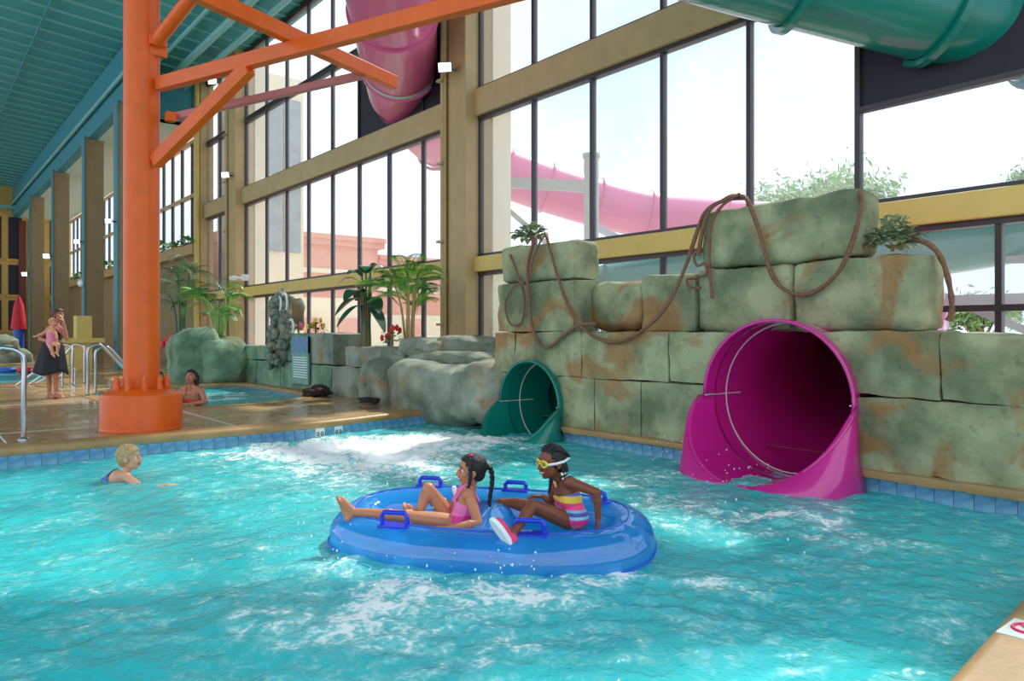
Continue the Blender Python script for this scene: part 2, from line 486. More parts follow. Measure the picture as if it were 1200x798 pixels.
def water_surface(name, lp, step, amp, foam, z0=0.0, seed=0):
    xs = [p[0] for p in lp]; ys = [p[1] for p in lp]
    x0, x1, y0, y1 = max(min(xs), -3.2), max(xs), min(ys), max(ys)
    nx = int((x1 - x0) / step) + 1; ny = int((y1 - y0) / step) + 1
    X, Y = np.meshgrid(np.linspace(x0, x1, nx), np.linspace(y0, y1, ny), indexing='ij')
    dens = np.zeros_like(X)
    for fx, fy, r_, wg in foam: dens += .82 * wg * np.exp(-((X - fx) ** 2 + (Y - fy) ** 2) / (r_ * r_))
    dens = np.clip(dens, 0, 1.2)
    wx = X + .25 * vnoise(X * .9 + 7, Y * .9); wy = Y + .25 * vnoise(X * .9, Y * .9 + 13)
    Z = .55 * vnoise(wx * 1.5 + seed, wy * 1.5) + .42 * (1 - 2 * np.abs(vnoise(wx * 3.2, wy * 3.2 + 5))) * .6 + .26 * vnoise(wx * 6.5, wy * 6.5 + 9) + .16 * vnoise(X * 13, Y * 13)
    Z = z0 + amp * Z * (.75 + .8 * np.clip(dens, 0, 1)) - amp * .12
    Z += .05 * np.clip(dens - .5, 0, 1) * (.4 + vnoise(X * 9 + 2, Y * 9))
    verts = np.stack([X, Y, Z], -1).reshape(-1, 3)
    faces = []
    idx = np.arange(nx * ny).reshape(nx, ny)
    cx = (X[:-1, :-1] + X[1:, 1:]) / 2; cy = (Y[:-1, :-1] + Y[1:, 1:]) / 2
    keep = np.zeros(cx.shape, bool); j = len(lp) - 1
    for i in range(len(lp)):
        xi, yi = lp[i]; xj, yj = lp[j]; j = i
        if yi == yj: continue
        c = (yi > cy) != (yj > cy)
        keep ^= c & (cx < (xj - xi) * (cy - yi) / (yj - yi) + xi)
    q = np.stack([idx[:-1, :-1], idx[1:, :-1], idx[1:, 1:], idx[:-1, 1:]], -1)[keep]
    me = bpy.data.meshes.new(name); me.from_pydata(verts.tolist(), [], q.tolist()); me.update()
    at_ = me.attributes.new('foam', 'FLOAT', 'POINT'); at_.data.foreach_set('value', dens.reshape(-1).astype(np.float32))
    return me

def water_mat():
    m = bpy.data.materials.new('churned_pool_water'); m.use_nodes = True; n = m.node_tree; n.nodes.clear(); L = n.links.new
    N = lambda t: n.nodes.new('ShaderNode' + t)
    out = N('OutputMaterial'); tcx = N('TexCoord'); fo = N('Attribute'); fo.attribute_name = 'foam'
    def noise_(scale, detail, dist=0, stretch=None):
        z = N('TexNoise'); z.inputs['Scale'].default_value = scale; z.inputs['Detail'].default_value = detail; z.inputs['Distortion'].default_value = dist
        L(tcx.outputs['Object'], z.inputs['Vector']); return z
    def math_(op, a, b=None):
        x = N('Math'); x.operation = op
        for i, s in enumerate((a, b)):
            if s is None: continue
            if isinstance(s, (int, float)): x.inputs[i].default_value = s
            else: L(s, x.inputs[i])
        return x.outputs[0]
    def rng(src, a, b, c=0, d=1):
        r = N('MapRange'); r.interpolation_type = 'SMOOTHSTEP'
        for i, v_ in enumerate((a, b, c, d)): r.inputs[i + 1].default_value = v_
        L(src, r.inputs[0]); return r.outputs[0]
    # foam: lacy noise whose threshold drops where the water is churned and in the painted glare patch
    n1 = noise_(2.2, 7, 1.0).outputs['Fac']; n2 = noise_(8.5, 6, .8).outputs['Fac']; n3 = noise_(34, 4, .3).outputs['Fac']
    mixn = math_('ADD', math_('ADD', math_('MULTIPLY', n1, .38), math_('MULTIPLY', n2, .36)), math_('MULTIPLY', n3, .26))
    lev = math_('ADD', mixn, math_('MULTIPLY', fo.outputs['Fac'], .20))
    foam = rng(lev, .605, .70)
    # bubbles under the surface make the body paler
    milky = rng(lev, .47, .74)
    b1 = N('Bump'); b1.inputs['Strength'].default_value = .55; b1.inputs['Distance'].default_value = .05
    hz = math_('ADD', math_('MULTIPLY', noise_(9, 4, .6).outputs['Fac'], .7), math_('MULTIPLY', n3, .25))
    L(hz, b1.inputs['Height'])
    tr = N('BsdfTransparent'); tr.inputs['Color'].default_value = lin((150, 236, 238))
    cr = N('ValToRGB'); L(milky, cr.inputs['Fac'])
    cr.color_ramp.elements[0].color = lin((62, 218, 222)); cr.color_ramp.elements[1].color = lin((190, 244, 240))
    df = N('BsdfDiffuse'); L(cr.outputs['Color'], df.inputs['Color']); L(b1.outputs['Normal'], df.inputs['Normal'])
    m1 = N('MixShader'); L(rng(milky, 0, 1, .72, .94), m1.inputs[0]); L(tr.outputs[0], m1.inputs[1]); L(df.outputs[0], m1.inputs[2])
    gl = N('BsdfGlossy'); gl.inputs['Roughness'].default_value = .05; L(b1.outputs['Normal'], gl.inputs['Normal'])
    fr = N('Fresnel'); fr.inputs['IOR'].default_value = 1.33; L(b1.outputs['Normal'], fr.inputs['Normal'])
    m2 = N('MixShader'); L(fr.outputs[0], m2.inputs[0]); L(m1.outputs[0], m2.inputs[1]); L(gl.outputs[0], m2.inputs[2])
    fd = N('BsdfDiffuse'); fd.inputs['Color'].default_value = lin((250, 252, 250))
    m3 = N('MixShader'); L(foam, m3.inputs[0]); L(m2.outputs[0], m3.inputs[1]); L(fd.outputs[0], m3.inputs[2])
    L(m3.outputs[0], out.inputs['Surface'])
    return m
M['water'] = water_mat()
def water(name, lp, step, amp, foam, z0, label, seed=0):
    o = link(name, water_surface(name, lp, step, amp, foam, z0, seed), M['water'], smooth=True)
    o['kind'] = 'stuff'; return tag(o, label, 'water')
WATER1 = [(min(x, 6.86) if 1.0 < y_ < 8.8 else x, y_) for x, y_ in POOL1]
water('pool_water', WATER1, .028, .066, FOAM_GLARE, 0, 'churning turquoise pool water with white foam around the tube and slides')
w2 = [(on_z(300, 462, .1).x, on_z(300, 462, .1).y, 1.0, .5), (4.6, 15.5, 1.0, .4)]
water('pool_water', POOL2, .08, .04, w2, .09, 'bubbling turquoise water of the curved warm pool behind the orange column', 31)
water('pool_water', POOL3, .15, .03, [], .09, 'calm teal water of the distant pool beyond the woman', 57)

# ---------------------------------------------------------------- window wall (x = 9)
WX = 9.0
ZB = [(.62, 2.65), (2.95, 5.77), (6.30, 8.56), (8.62, 10.85)]         # glazed rows between the beams
wall = struct(empty('wall_window', (WX, 12, DECK)))
BAYS = [(-2.5, 11.95, [10.3, 8.8, 7.3, 5.8, 4.3, 2.8, 1.3, -.2, -1.5]),
        (12.85, 25.1, [14.05, 15.55, 17.05, 18.57, 20.1, 21.65, 23.25]),
        (26.3, 29.2, [27.75])]
def hole(y0, y1, z0, z1, panel_only=False, black=None):
    d = .07
    fr = MB(); x = WX
    for s0, s1 in (((y0, 3.0), (5.5, 9.0), (10.25, y1)) if (z0 < 1 and y0 < 0) else ((y0, y1),)): fr.bb(x - d, x + d, s0, s1, z0, z0 + .06)
    fr.bb(x - d, x + d, y0, y1, z1 - .07, z1)
    fr.build('sash_frame', M['frame'], wall)
def pane(y0, y1, z0, z1, m='glass', name='pane'):
    MB().bb(WX - .008, WX + .008, y0, y1, z0, z1).build(name, M[m], wall)
for (a, b, mull) in BAYS:
    for ri, (z0, z1) in enumerate(ZB):
        hole(a, b, z0, z1)
        ys = sorted([a] + mull + [b])
        if ri == 1: ys = [y for y in ys if y != 2.8]
        for y in ys:
            e = .032 if y in mull else .05
            MB().bb(WX - .05, WX + .05, y - e, y + e, 1.7 if (ri == 0 and y == 4.3) else z0 + .04, z1 - .05).build('mullion', M['frame'], wall)
        for y0, y1 in zip(ys, ys[1:]):
            if ri == 1 and y0 >= 1.2 and y1 <= 4.35:
                pane(y0, y1, z0, 4.14); pane(y0, y1, 4.14, z1, 'black', 'black_panel')
                MB().bb(WX - .06, WX + .06, y0, y1, 4.10, 4.16).build('mullion', M['frame'], wall)
            elif ri >= 2 and y0 >= 12.8 and y1 <= 17.1: pane(y0, y1, z0, z1, 'black', 'black_panel')
            elif ri == 0 and y0 in (2.8, 4.3, 8.8): pane(y0, y1, 1.70 if y0 < 8 else 2.0, z1)      # slides run through below
            else:
                pane(y0, y1, z0, z1)
            if ri == 0 and y1 <= 5.9: MB().bb(WX - .06, WX + .06, y0, y1, 1.66, 1.73).build('mullion', M['frame'], wall)
    for z0, z1 in ((2.65, 2.95), (5.77, 6.30)):
        MB().bb(WX - .16, WX + .16, a - .1, b + .1, z0, z1).build('beam', M['yellow'] if z0 < 3 else M['tan'], wall, bevel=.012)  # lower beam yellower than tan: light off the water put into its colour
    MB().bb(WX - .05, WX + .05, a - .1, b + .1, 8.55, 8.63).build('transom', M['frame'], wall)
    for s0, s1 in (((a, 3.0), (5.5, 9.0), (10.25, b)) if a < 0 else ((a - .1, b + .1),)): MB().bb(WX - .14, WX + .16, s0, s1, DECK, .62).build('sill_wall', M['tan'], wall, bevel=.01)
    MB().bb(WX - .10, WX + .10, a - .1, b + .1, 10.82, 11.05).build('head_beam', M['frame'], wall)
for y0, y1 in ((11.95, 12.55), (25.1, 25.75)):
    p = MB().bb(WX - .38, WX + .30, y0, y1, DECK, 11.0).build('pilaster', M['tan'], wall, bevel=.02)
    MB().bb(WX - .20, WX + .16, y1, y1 + .42, DECK, 11.0).build('pilaster', M['yellow'], wall, bevel=.02)
    MB().cyl((WX - .36, y1 + .16, DECK), (WX - .36, y1 + .16, 10.9), .085).build('downpipe', M['tan'], wall, smooth=True)
    MB().cyl((WX - .44, y1 + .01, DECK), (WX - .44, y1 + .01, 7.0), .025, n=8).build('conduit', M['tan'], wall, smooth=True)
    for z in (1.6, 3.3, 4.9, 6.6, 8.2):
        MB().box((WX - .40, y1 + .14, z), (.22, .2, .05)).build('pipe_clip', M['tan'], wall)
    MB().bb(WX + .28, WX + .75, y0 - .05, y1 + .45, -.2, 11.2).build('outer_pier', M['cream'], wall)
# far stretch: blank tan wall with a planted ledge, glazing above
MB().bb(WX - .1, WX + .1, 29.6, 60, DECK, 4.85).build('blank_wall', M['browntan'], wall)
MB().bb(WX - .45, WX + .1, 29.6, 60, 4.45, 4.85).build('planter_ledge', M['tan'], wall, bevel=.02)
MB().bb(WX - .28, WX + .2, 29.15, 29.65, DECK, 11).build('pilaster', M['tan'], wall, bevel=.02)
MB().cyl((WX - .36, 29.3, DECK), (WX - .36, 29.3, 10.9), .11).build('downpipe', M['yellow'], wall, smooth=True)
y = 29.7
while y < 58:
    MB().bb(WX - .06, WX + .06, y - .05, y + .05, 4.9, 9.1).build('mullion', M['frame'], wall)
    pane(y, y + 1.4, 4.9, 9.1); y += 1.4
for z in (5.0, 6.9, 9.05): MB().bb(WX - .07, WX + .07, 29.6, 60, z - .07, z + .07).build('transom', M['tan'], wall)

# ---------------------------------------------------------------- ceiling
CZ = lambda x: 10.95 + .08 * (9 - x)
ceil = MB().add([(9.3, -2.5, CZ(9.3)), (9.3, 60, CZ(9.3)), (-9, 60, CZ(-9)), (-9, -2.5, CZ(-9)),
                 (9.3, -2.5, CZ(9.3) + .2), (9.3, 60, CZ(9.3) + .2), (-9, 60, CZ(-9) + .2), (-9, -2.5, CZ(-9) + .2)],
                [(0, 1, 2, 3), (7, 6, 5, 4), (0, 4, 5, 1), (1, 5, 6, 2), (2, 6, 7, 3), (3, 7, 4, 0)]).build('ceiling', M['teal'])
struct(ceil)
rib = MB().bar((9.0, 0, CZ(9.0) - .03), (-8.8, 0, CZ(-8.8) - .03), .05, .07).mesh('rib'); rib.materials.append(M['tealpipe'])
for k in range(62):
    o = bpy.data.objects.new('rib', rib); col.objects.link(o); o.parent = ceil; o.location = (0, -1.5 + k * 1.0, 0)
for x, z, r_ in ((8.2, 10.62, .10), (7.55, 10.72, .12), (6.9, 10.88, .06)):
    MB().cyl((x, -2, z), (x, 60, z), r_, n=12).build('ceiling_pipe', M['tealpipe'], ceil, smooth=True)
MB().cyl((3.4, 4, CZ(3.4) - .16), (3.4, 60, CZ(3.4) - .16), .03, n=8).build('conduit', M['fascia'], ceil)
MB().bb(5.75, 6.1, 26.8, 60, 9.2, 11.1).build('fascia_beam', M['fascia'], ceil)
MB().cyl((5.62, 26, 9.95), (5.62, 60, 9.95), .07, n=10).build('ceiling_pipe', M['tealpipe'], ceil, smooth=True)
MB().bb(6.1, 9.0, 29.4, 60, 9.2, 9.32).build('soffit', M['soffit'], ceil)
MB().bb(6.1, 9.0, 29.4, 29.5, 9.2, 11.0).build('soffit_end', M['fascia'], ceil)
MB().bb(-9, 6, 58.6, 58.9, 9.6, 9.8).build('ceiling_pipe', M['tealpipe'], ceil)

# ---------------------------------------------------------------- end wall
wend = struct(MB().bb(-9, 9.2, 60, 60.3, DECK, 12.4).build('wall_end', M['ochre']))
for x in (-6.2, -3.6, -1, 1.6, 4.2, 5.6, 6.75, 8.0):
    wd = 1.25 if x < 5 else .75
    for z0, z1 in ((1.6, 3.6), (4.0, 6.0), (6.4, 9.2)):
        MB().bb(x - wd / 2 + .3, x + wd / 2 + .3, 59.95, 59.99, z0, z1).build('pane', M['greyglass'] if (int(x * 10) % 2) else M['black'], wend)
        MB().bb(x - wd / 2 + .2, x + wd / 2 + .4, 59.88, 59.99, z0 - .15, z0).build('sill', M['ochre'], wend)
MB().bb(6.1, 6.5, 59.8, 60, DECK, 9).build('red_panel', mat('brick_red_panel', (104, 46, 42), .6), wend)

# ---------------------------------------------------------------- row of square columns
colm = MB().bb(-.33, .33, -.40, .40, 0, 9.1).mesh('shaft'); colm.materials.append(M['browntan'])
colf = MB().bb(-.37, -.335, -.44, .02, 0, 9.1).mesh('shaft'); colf.materials.append(M['fascia'])
for k, (yy, lab) in enumerate(((28.3, 'tan square column beside the orange round column'), (34.2, 'tan square column carrying an oval wall lamp'),
                               (42.2, 'tan square column standing behind the woman with the baby'), (50.5, 'tan square column closest to the yellow end wall'))):
    t = thing('square_column', (6.0, yy, DECK), lab, 'column', 'square tan columns along the hall')
    o = bpy.data.objects.new('shaft', colm); col.objects.link(o); o.parent = t
    o = bpy.data.objects.new('corner_trim', colf); col.objects.link(o); o.parent = t

# ---------------------------------------------------------------- outdoors
struct(MB().bb(9.3, 130, -60, 120, -.5, -.2).build('floor_outdoor', M['ground']))
def building():
    t = thing('building', (18, 33, -.2), 'low salmon stucco building with a stepped cornice outside the windows', 'building')
    MB().bb(10.6, 17.3, 31, 36, -.2, 5.6).build('wall', M['salmon'], t)
    MB().bb(17.3, 40, 31.4, 36, -.2, 4.9).build('wall', M['salmon'], t)
    for x0, x1, z, y in ((10.5, 17.5, 5.6, 30.8), (17.4, 40, 4.9, 31.2)):
        MB().bb(x0, x1, y - .25, 36, z, z + .22).bb(x0, x1, y - .1, 36, z - .25, z).build('cornice', M['salmon'], t)
        MB().bb(x0, x1, y + .05, y + .3, z - 1.5, z - 1.3).build('string_course', M['cream'], t)
        MB().bb(x0 + .1, x1 - .1, y + .08, y + .25, -.2, z - 2.6).build('lower_wall', M['cream'], t)
    for x in (11.6, 13.4, 15.2, 19, 21.5, 24):
        MB().bb(x, x + .95, 30.7 + (.4 if x > 17 else 0), 30.95 + (.4 if x > 17 else 0), -.2, 2.1).build('door', M['salmon'], t)
    s = thing('stair_tower', (10.6, 28.6, -.2), 'cream tower with grey glazed bay outside the tall windows', 'building')
    MB().bb(9.8, 12.4, 28.2, 30.6, -.2, 11.5).build('wall', M['cream'], s)
    for z0, z1 in ((4.6, 7.3), (7.6, 10.6)):
        for k in range(3):
            x = 10.0 + k * .78
            MB().bb(x, x + .68, 28.1, 28.3, z0, z1).build('pane', M['greyglass'], s)
    MB().bb(12.3, 12.45, 28.6, 30.3, 4.6, 7.3).bb(12.3, 12.45, 28.6, 30.3, 7.6, 10.6).build('pane', M['greyglass'], s)
building()

def leaf_cloud(c, rad, n, size, seed):
    r_ = random.Random(seed); mb = MB(); c = V(c); blobs = []
    for i in range(14):
        d = V((r_.gauss(0, 1), r_.gauss(0, 1), r_.gauss(0, .8))).normalized() * r_.uniform(.3, .85)
        blobs.append((V((d.x * rad[0], d.y * rad[1], d.z * rad[2])), r_.uniform(.22, .42)))
    for i in range(n):
        b, k = r_.choice(blobs)
        p = c + b + V((r_.gauss(0, 1) * rad[0], r_.gauss(0, 1) * rad[1], r_.gauss(0, 1) * rad[2])) * k * .55
        u = V((r_.gauss(0, 1), r_.gauss(0, 1), r_.gauss(0, 1))).normalized(); q = u.orthogonal().normalized()
        s = size * r_.uniform(.6, 1.3)
        mb.add([p - u * s, p + q * s * .45, p + u * s, p - q * s * .45], [(0, 1, 2, 3)])
    return mb
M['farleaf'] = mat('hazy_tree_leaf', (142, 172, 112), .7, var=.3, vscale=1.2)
def tree(base, h, rad, label, seed, n=5000, size=.16):
    t = thing('tree', base, label, 'tree')
    b = V(base)
    tr = MB().tube([b, b + V((.1, 0, h * .4)), b + V((-.1, .1, h * .7))], [.22, .16, .08], 8)
    for k in range(6):
        a = k * 1.05; tr.tube([b + V((0, 0, h * (.4 + .04 * k))), b + V((math.cos(a) * rad[0] * .6, math.sin(a) * rad[1] * .6, h * (.62 + .05 * k)))], [.08, .03], 6)
    tr.build('trunk', M['bark'], t)
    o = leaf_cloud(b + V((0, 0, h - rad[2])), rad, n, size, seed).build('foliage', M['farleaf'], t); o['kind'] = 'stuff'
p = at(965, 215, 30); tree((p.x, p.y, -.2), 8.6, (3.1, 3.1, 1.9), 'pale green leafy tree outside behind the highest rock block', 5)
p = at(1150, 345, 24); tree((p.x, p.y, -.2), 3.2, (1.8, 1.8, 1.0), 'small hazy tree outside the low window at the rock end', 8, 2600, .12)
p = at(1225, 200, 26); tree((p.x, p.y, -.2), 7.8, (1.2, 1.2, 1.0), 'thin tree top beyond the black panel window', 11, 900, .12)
# ================================================================== SLIDES
RX = 6.72                                                     # rock face
def flange(path, i, r, w_, m, parent, name='flange'):
    p = path[i]; t = (path[min(i + 1, len(path) - 1)] - path[max(i - 1, 0)]).normalized()
    MB().tube([p - t * w_, p - t * w_ * .98, p + t * w_ * .98, p + t * w_], [r - .07, r, r, r - .07], 36, cap=False).build(name, m, parent, smooth=False)

def mouth(yc, zc, R_, m, parent, reach):
    """open trough in front of the rock: upper rim, lower shell that runs out into the water, side skirts"""
    mb = MB(); n = 48; xs = 10; ys = 8
    lip = .10
    # upper shell and lower shell, out from the rock
    def L(a):
        s = max(0, -math.sin(a))
        return lip + reach * s ** .75
    for i in range(n + 1):
        a = 2 * math.pi * i / n
        for k in range(xs + 1):
            t = k / xs; out = L(a) * t
            wide = 1 + .10 * t * (1 if math.sin(a) < 0 else .3)
            mb.v.append((RX + .05 - out - .05 * t, yc + R_ * math.cos(a) * wide, zc + R_ * math.sin(a)))
    for i in range(n):
        for k in range(xs):
            b = i * (xs + 1) + k; c = b + xs + 1; mb.f.append((b, b + 1, c + 1, c))
    o = mb.build('mouth_shell', m, parent, smooth=True)
    s = o.modifiers.new('thick', 'SOLIDIFY'); s.thickness = .03; s.offset = 1
    for sgn in (-1, 1):                                        # skirts dropping from the sloping edges
        sk = MB(); cnt = 14
        for i in range(cnt + 1):
            a = (math.pi + math.pi / 2 * i / cnt * .92) if sgn < 0 else (2 * math.pi - math.pi / 2 * i / cnt * .92)
            x = RX - L(a); y = yc + R_ * math.cos(a) * 1.10; z = zc + R_ * math.sin(a)
            y0 = yc + sgn * R_ * 1.12
            f = i / cnt
            sk.v += [(x, y, z), (x + .02, y * .5 + (y0 + sgn * .04) * .5 if f > .1 else y0, z * .5 - .10), (min(RX + .02, x + .10 + .25 * f), y0 + sgn * .07, -.25)]
        for i in range(cnt):
            for q in (0, 1):
                sk.f.append((i * 3 + q, i * 3 + 3 + q, i * 3 + 4 + q, i * 3 + 1 + q))
        k_ = sk.build('side_skirt', m, parent, smooth=True)
        s = k_.modifiers.new('thick', 'SOLIDIFY'); s.thickness = .025
        MB().tube([(RX - .11, yc + sgn * R_ * 1.015, zc), (RX + .5, yc + sgn * R_ * .985, zc)], .008, 6).build('seam', M['seam'], parent)
    ring = [(RX + .24, yc + (R_ - .008) * math.cos(a), zc + (R_ - .008) * math.sin(a)) for a in [i * math.pi / 24 for i in range(48)]]
    MB().tube(ring, .007, 5, closed=True).build('seam', M['seam'], parent)
    q = V((RX - lip - .2, yc + R_ * 1.06, zc - R_ * .45))
    # small oval maker's plate on the far flank
    MB().sph(q, (.05, .012, .028)).build('oval_badge', M['seam'], parent, smooth=True)

pk = thing('pink_tube_slide', (RX, 4.02, 0), 'magenta tube slide with round mouth pouring into the pool through the rock wall', 'water slide')
P0 = at(472, 98, WX / (SA + CA * (472 - 600) / F_PX)); P1 = at(455, -25, 13.4)
up = P1 - P0
inside_path = catmull([P1 + up * 1.4 + V((-.6, 0, .9)), P1 + up * .5 + V((-.1, 0, .2)), P1, P0.lerp(P1, .5), P0, P0 - up * .1], 6)
outside_path = catmull([P0 - up * .1, at(512, 160, 19.4), at(560, 188, 20.6), at(620, 213, 21), at(700, 238, 21.3), at(790, 257, 21.5),
                        (18.6, 10.2, 4.1), (17.4, 7.6, 3.0), (13.6, 5.8, 2.0), (10.6, 4.7, 1.25), (8.8, 4.2, .95), (7.7, 4.02, .77), (RX + .04, 4.02, .77)], 7)
MB().tube(inside_path, .84, 40, cap=False).build('tube', M['pink2'] if 'pink2' in M else M['pinko'], pk, smooth=True)
MB().tube(outside_path[:44], [.84 - .16 * min(1, i / 12) for i in range(44)], 32, cap=False).build('tube', M['pinko'], pk, smooth=True)
MB().tube(outside_path[43:], [.68 + .09 * min(1, i / 20) for i in range(len(outside_path) - 43)], 48, cap=False).build('tube', M['pink'], pk, smooth=True)
for i in (8, 15, 21): flange(inside_path, i, .90, .035, M['pinko'], pk)
MB().tube([inside_path[20] + (inside_path[21] - inside_path[20]) * .5, inside_path[21]], .852, 40, cap=False).build('joint_band', M['seam'], pk)
for i in range(3, 44, 5): flange(outside_path, i, .74 if i > 9 else .84, .03, M['pinko'], pk)
mouth(4.02, .77, .77, M['pink'], pk, .62)

gn = thing('green_tube_slide', (RX, 7.72, 0), 'dark green tube slide with small round mouth in the rock wall', 'water slide')
G0 = V((9.0, 3.3, 5.08)); G1 = at(850, -62, 8.1)
gin = catmull([(1.5, 9.5, 7.6), (4.2, 7.2, 6.6), (5.4, 5.95, 6.15), G1, G1.lerp(G0, .55), G0, G0 + V((.4, -.25, -.1))], 7)
gout = catmull([G0 + V((.4, -.25, -.1)), (10.6, 2.2, 4.75), (12.6, 1.3, 4.3), (14.2, 2.0, 3.7), (13.9, 4.2, 3.15), (12.4, 6.6, 2.75), (11.2, 8.9, 2.4), (10.2, 10.2, 2.0),
                (9.2, 9.65, 1.4), (8.5, 8.7, .85), (7.9, 7.85, .5), (7.6, 7.72, .45), (RX + .04, 7.72, .45)], 7)
MB().tube(gin, .63, 40, cap=False).build('tube', M['green'], gn, smooth=True)
MB().tube(gout, [.62 - .04 * min(1, i / 60) for i in range(len(gout))], 40, cap=False).build('tube', M['green'], gn, smooth=True)
for i in (12, 25, 34): flange(gin, i, .71, .04, M['green'], gn)
for i in range(4, 60, 7): flange(gout, i, .69, .03, M['green'], gn)
mouth(7.72, .45, .58, M['green'], gn, .55)

# grey steel supports outdoors
sp = thing('slide_support', (12, 9.4, -.2), 'grey steel post with bracing arm holding the rose tube outdoors', 'support')
q = at(693, 300, 16.9)
MB().cyl((q.x, q.y, -.2), (q.x, q.y, 5.45), .17, n=20).build('post', M['steel'], sp, smooth=True)
MB().cyl((q.x, q.y, 5.42), (q.x, q.y, 5.5), .2, n=20).build('cap_plate', M['steel'], sp)
e = at(560, 212, 19.6); MB().bar((q.x, q.y, 4.75), e, .2, .26).build('arm', M['steel'], sp)
e = at(585, 235, 18.8); MB().bar((q.x, q.y, 2.6), e, .12, .14).build('brace', M['steel'], sp)
MB().bar((q.x, q.y, 3.9), at(735, 285, 18.5), .12, .14).build('brace', M['steel'], sp)
sp = thing('slide_support', (13.2, 3.6, -.2), 'grey steel frame holding the green tube outside the low window', 'support')
q = V((13.4, 1.6, -.2)); q2 = V((12.9, 5.4, -.2))
for c in (q, q2): MB().cyl(c, (c.x, c.y, 2.5), .1, n=14).build('post', M['steel'], sp, smooth=True)
MB().bar((q.x, q.y, 1.95), (q2.x, q2.y, 1.95), .12, .16).build('rail', M['steel'], sp)
MB().bar((q.x, q.y, .4), (q2.x, q2.y, 2.3), .1, .12).build('brace', M['steel'], sp)
MB().bar((q.x, q.y, 2.4), (13.6, 4.2, 2.6), .1, .12).build('brace', M['steel'], sp)

# ================================================================== ROCK WALL
def rock_block(x0, x1, y0, y1, z0, z1, seed=0, res=.065, rd=.013, amp=.03, gap=.001):
    x0, x1, y0, y1, z0, z1 = x0, x1, min(y0, y1) + gap, max(y0, y1) - gap, z0 + gap, z1 - gap
    n = [max(2, int((b - a) / res)) for a, b in ((x0, x1), (y0, y1), (z0, z1))]
    lo = V((x0, y0, z0)); hi = V((x1, y1, z1)); idx = {}; mb = MB()
    off = V((seed * 3.1, seed * 1.7, seed * .9))
    def vert(i, j, k):
        key = (i, j, k)
        if key not in idx:
            p = V((x0 + (x1 - x0) * i / n[0], y0 + (y1 - y0) * j / n[1], z0 + (z1 - z0) * k / n[2]))
            r_ = rd * (1 + .9 * noise.noise((p + off) * 1.7))
            r_ = max(.012, r_)
            q = V([min(max(p[a], lo[a] + r_), hi[a] - r_) for a in range(3)])
            d = p - q
            if d.length > 1e-6: d.normalize()
            p = q + d * r_
            f = noise.fractal((p + off) * 2.3, 1.0, 2.0, 4) * amp + noise.noise((p + off) * 9) * amp * .3
            p = p + d * (f - amp * .2)
            idx[key] = len(mb.v); mb.v.append(tuple(p))
        return idx[key]
    A, B, C = n
    for j in range(B):
        for k in range(C):
            mb.f.append((vert(0, j, k), vert(0, j, k + 1), vert(0, j + 1, k + 1), vert(0, j + 1, k)))
            mb.f.append((vert(A, j, k), vert(A, j + 1, k), vert(A, j + 1, k + 1), vert(A, j, k + 1)))
    for i in range(A):
        for k in range(C):
            mb.f.append((vert(i, 0, k), vert(i + 1, 0, k), vert(i + 1, 0, k + 1), vert(i, 0, k + 1)))
            mb.f.append((vert(i, B, k), vert(i, B, k + 1), vert(i + 1, B, k + 1), vert(i + 1, B, k)))
        for j in range(B):
            mb.f.append((vert(i, j, 0), vert(i, j + 1, 0), vert(i + 1, j + 1, 0), vert(i + 1, j, 0)))
            mb.f.append((vert(i, j, C), vert(i + 1, j, C), vert(i + 1, j + 1, C), vert(i, j + 1, C)))
    return mb

def fy(px, x):
    t = (px - 600) / F_PX
    return x * (CA - SA * t) / (SA + CA * t)

cutters = []
for yc, zc, r_ in ((4.02, .77, .80), (7.72, .45, .61)):
    me = MB().cyl((5.5, yc, zc), (9, yc, zc), r_, n=64).mesh('cut')
    o = bpy.data.objects.new('cut', me); col.objects.link(o); cutters.append(o)
wrock = struct(empty('wall_rock', (RX, 5, 0)))
def put_block(x0, x1, pa, pb, z0, z1, seed, xf=None, parent=None, m='rock', cut=None, **k):
    xf = x0 if xf is None else xf
    mb = rock_block(x0, x1, fy(pa, xf), fy(pb, xf), z0, z1, seed, **k)
    me = mb.mesh('stone_block')
    if cut is not None:
        o = bpy.data.objects.new('t', me); col.objects.link(o)
        b = o.modifiers.new('b', 'BOOLEAN'); b.operation = 'DIFFERENCE'; b.object = cutters[cut]; b.solver = 'EXACT'
        me2 = bpy.data.meshes.new_from_object(o.evaluated_get(bpy.context.evaluated_depsgraph_get()))
        bpy.data.objects.remove(o); me = me2; me.name = 'stone_block'
        me.materials.clear()
    return link('stone_block', me, M[m], parent or wrock, smooth=True)
XB = 7.62
for i, (pa, pb, cu) in enumerate(((577, 622, 1), (622, 696, 1), (696, 751, None), (751, 905, 0), (905, 1250, 0))):
    put_block(RX, XB, pa, pb, .19, .86, 10 + i, cut=cu)
for i, (pa, pb, cu) in enumerate(((579, 603, None), (603, 681, 1), (681, 783, None), (783, 905, 0), (905, 1102, 0), (1102, 1265, None))):
    put_block(RX, XB - .05, pa, pb, .86, 1.445 if i < 5 else 1.43, 20 + i, cut=cu)
put_block(RX, 7.2, 583, 672, 1.445, 2.13, 31); put_block(RX, 7.22, 585, 672, 2.13, 2.66, 32, rd=.07)
RR = 7.05
for i, (pa, pb, z1) in enumerate(((690, 751, 2.10), (751, 815, 2.13), (815, 927, 2.15), (927, 1085, 2.16))):
    put_block(RR, 7.56, pa, pb, 1.44, z1, 40 + i, rd=.06 if i else .14)
put_block(RR, 7.5, 819, 1010, 2.15, 2.83, 50, rd=.09)
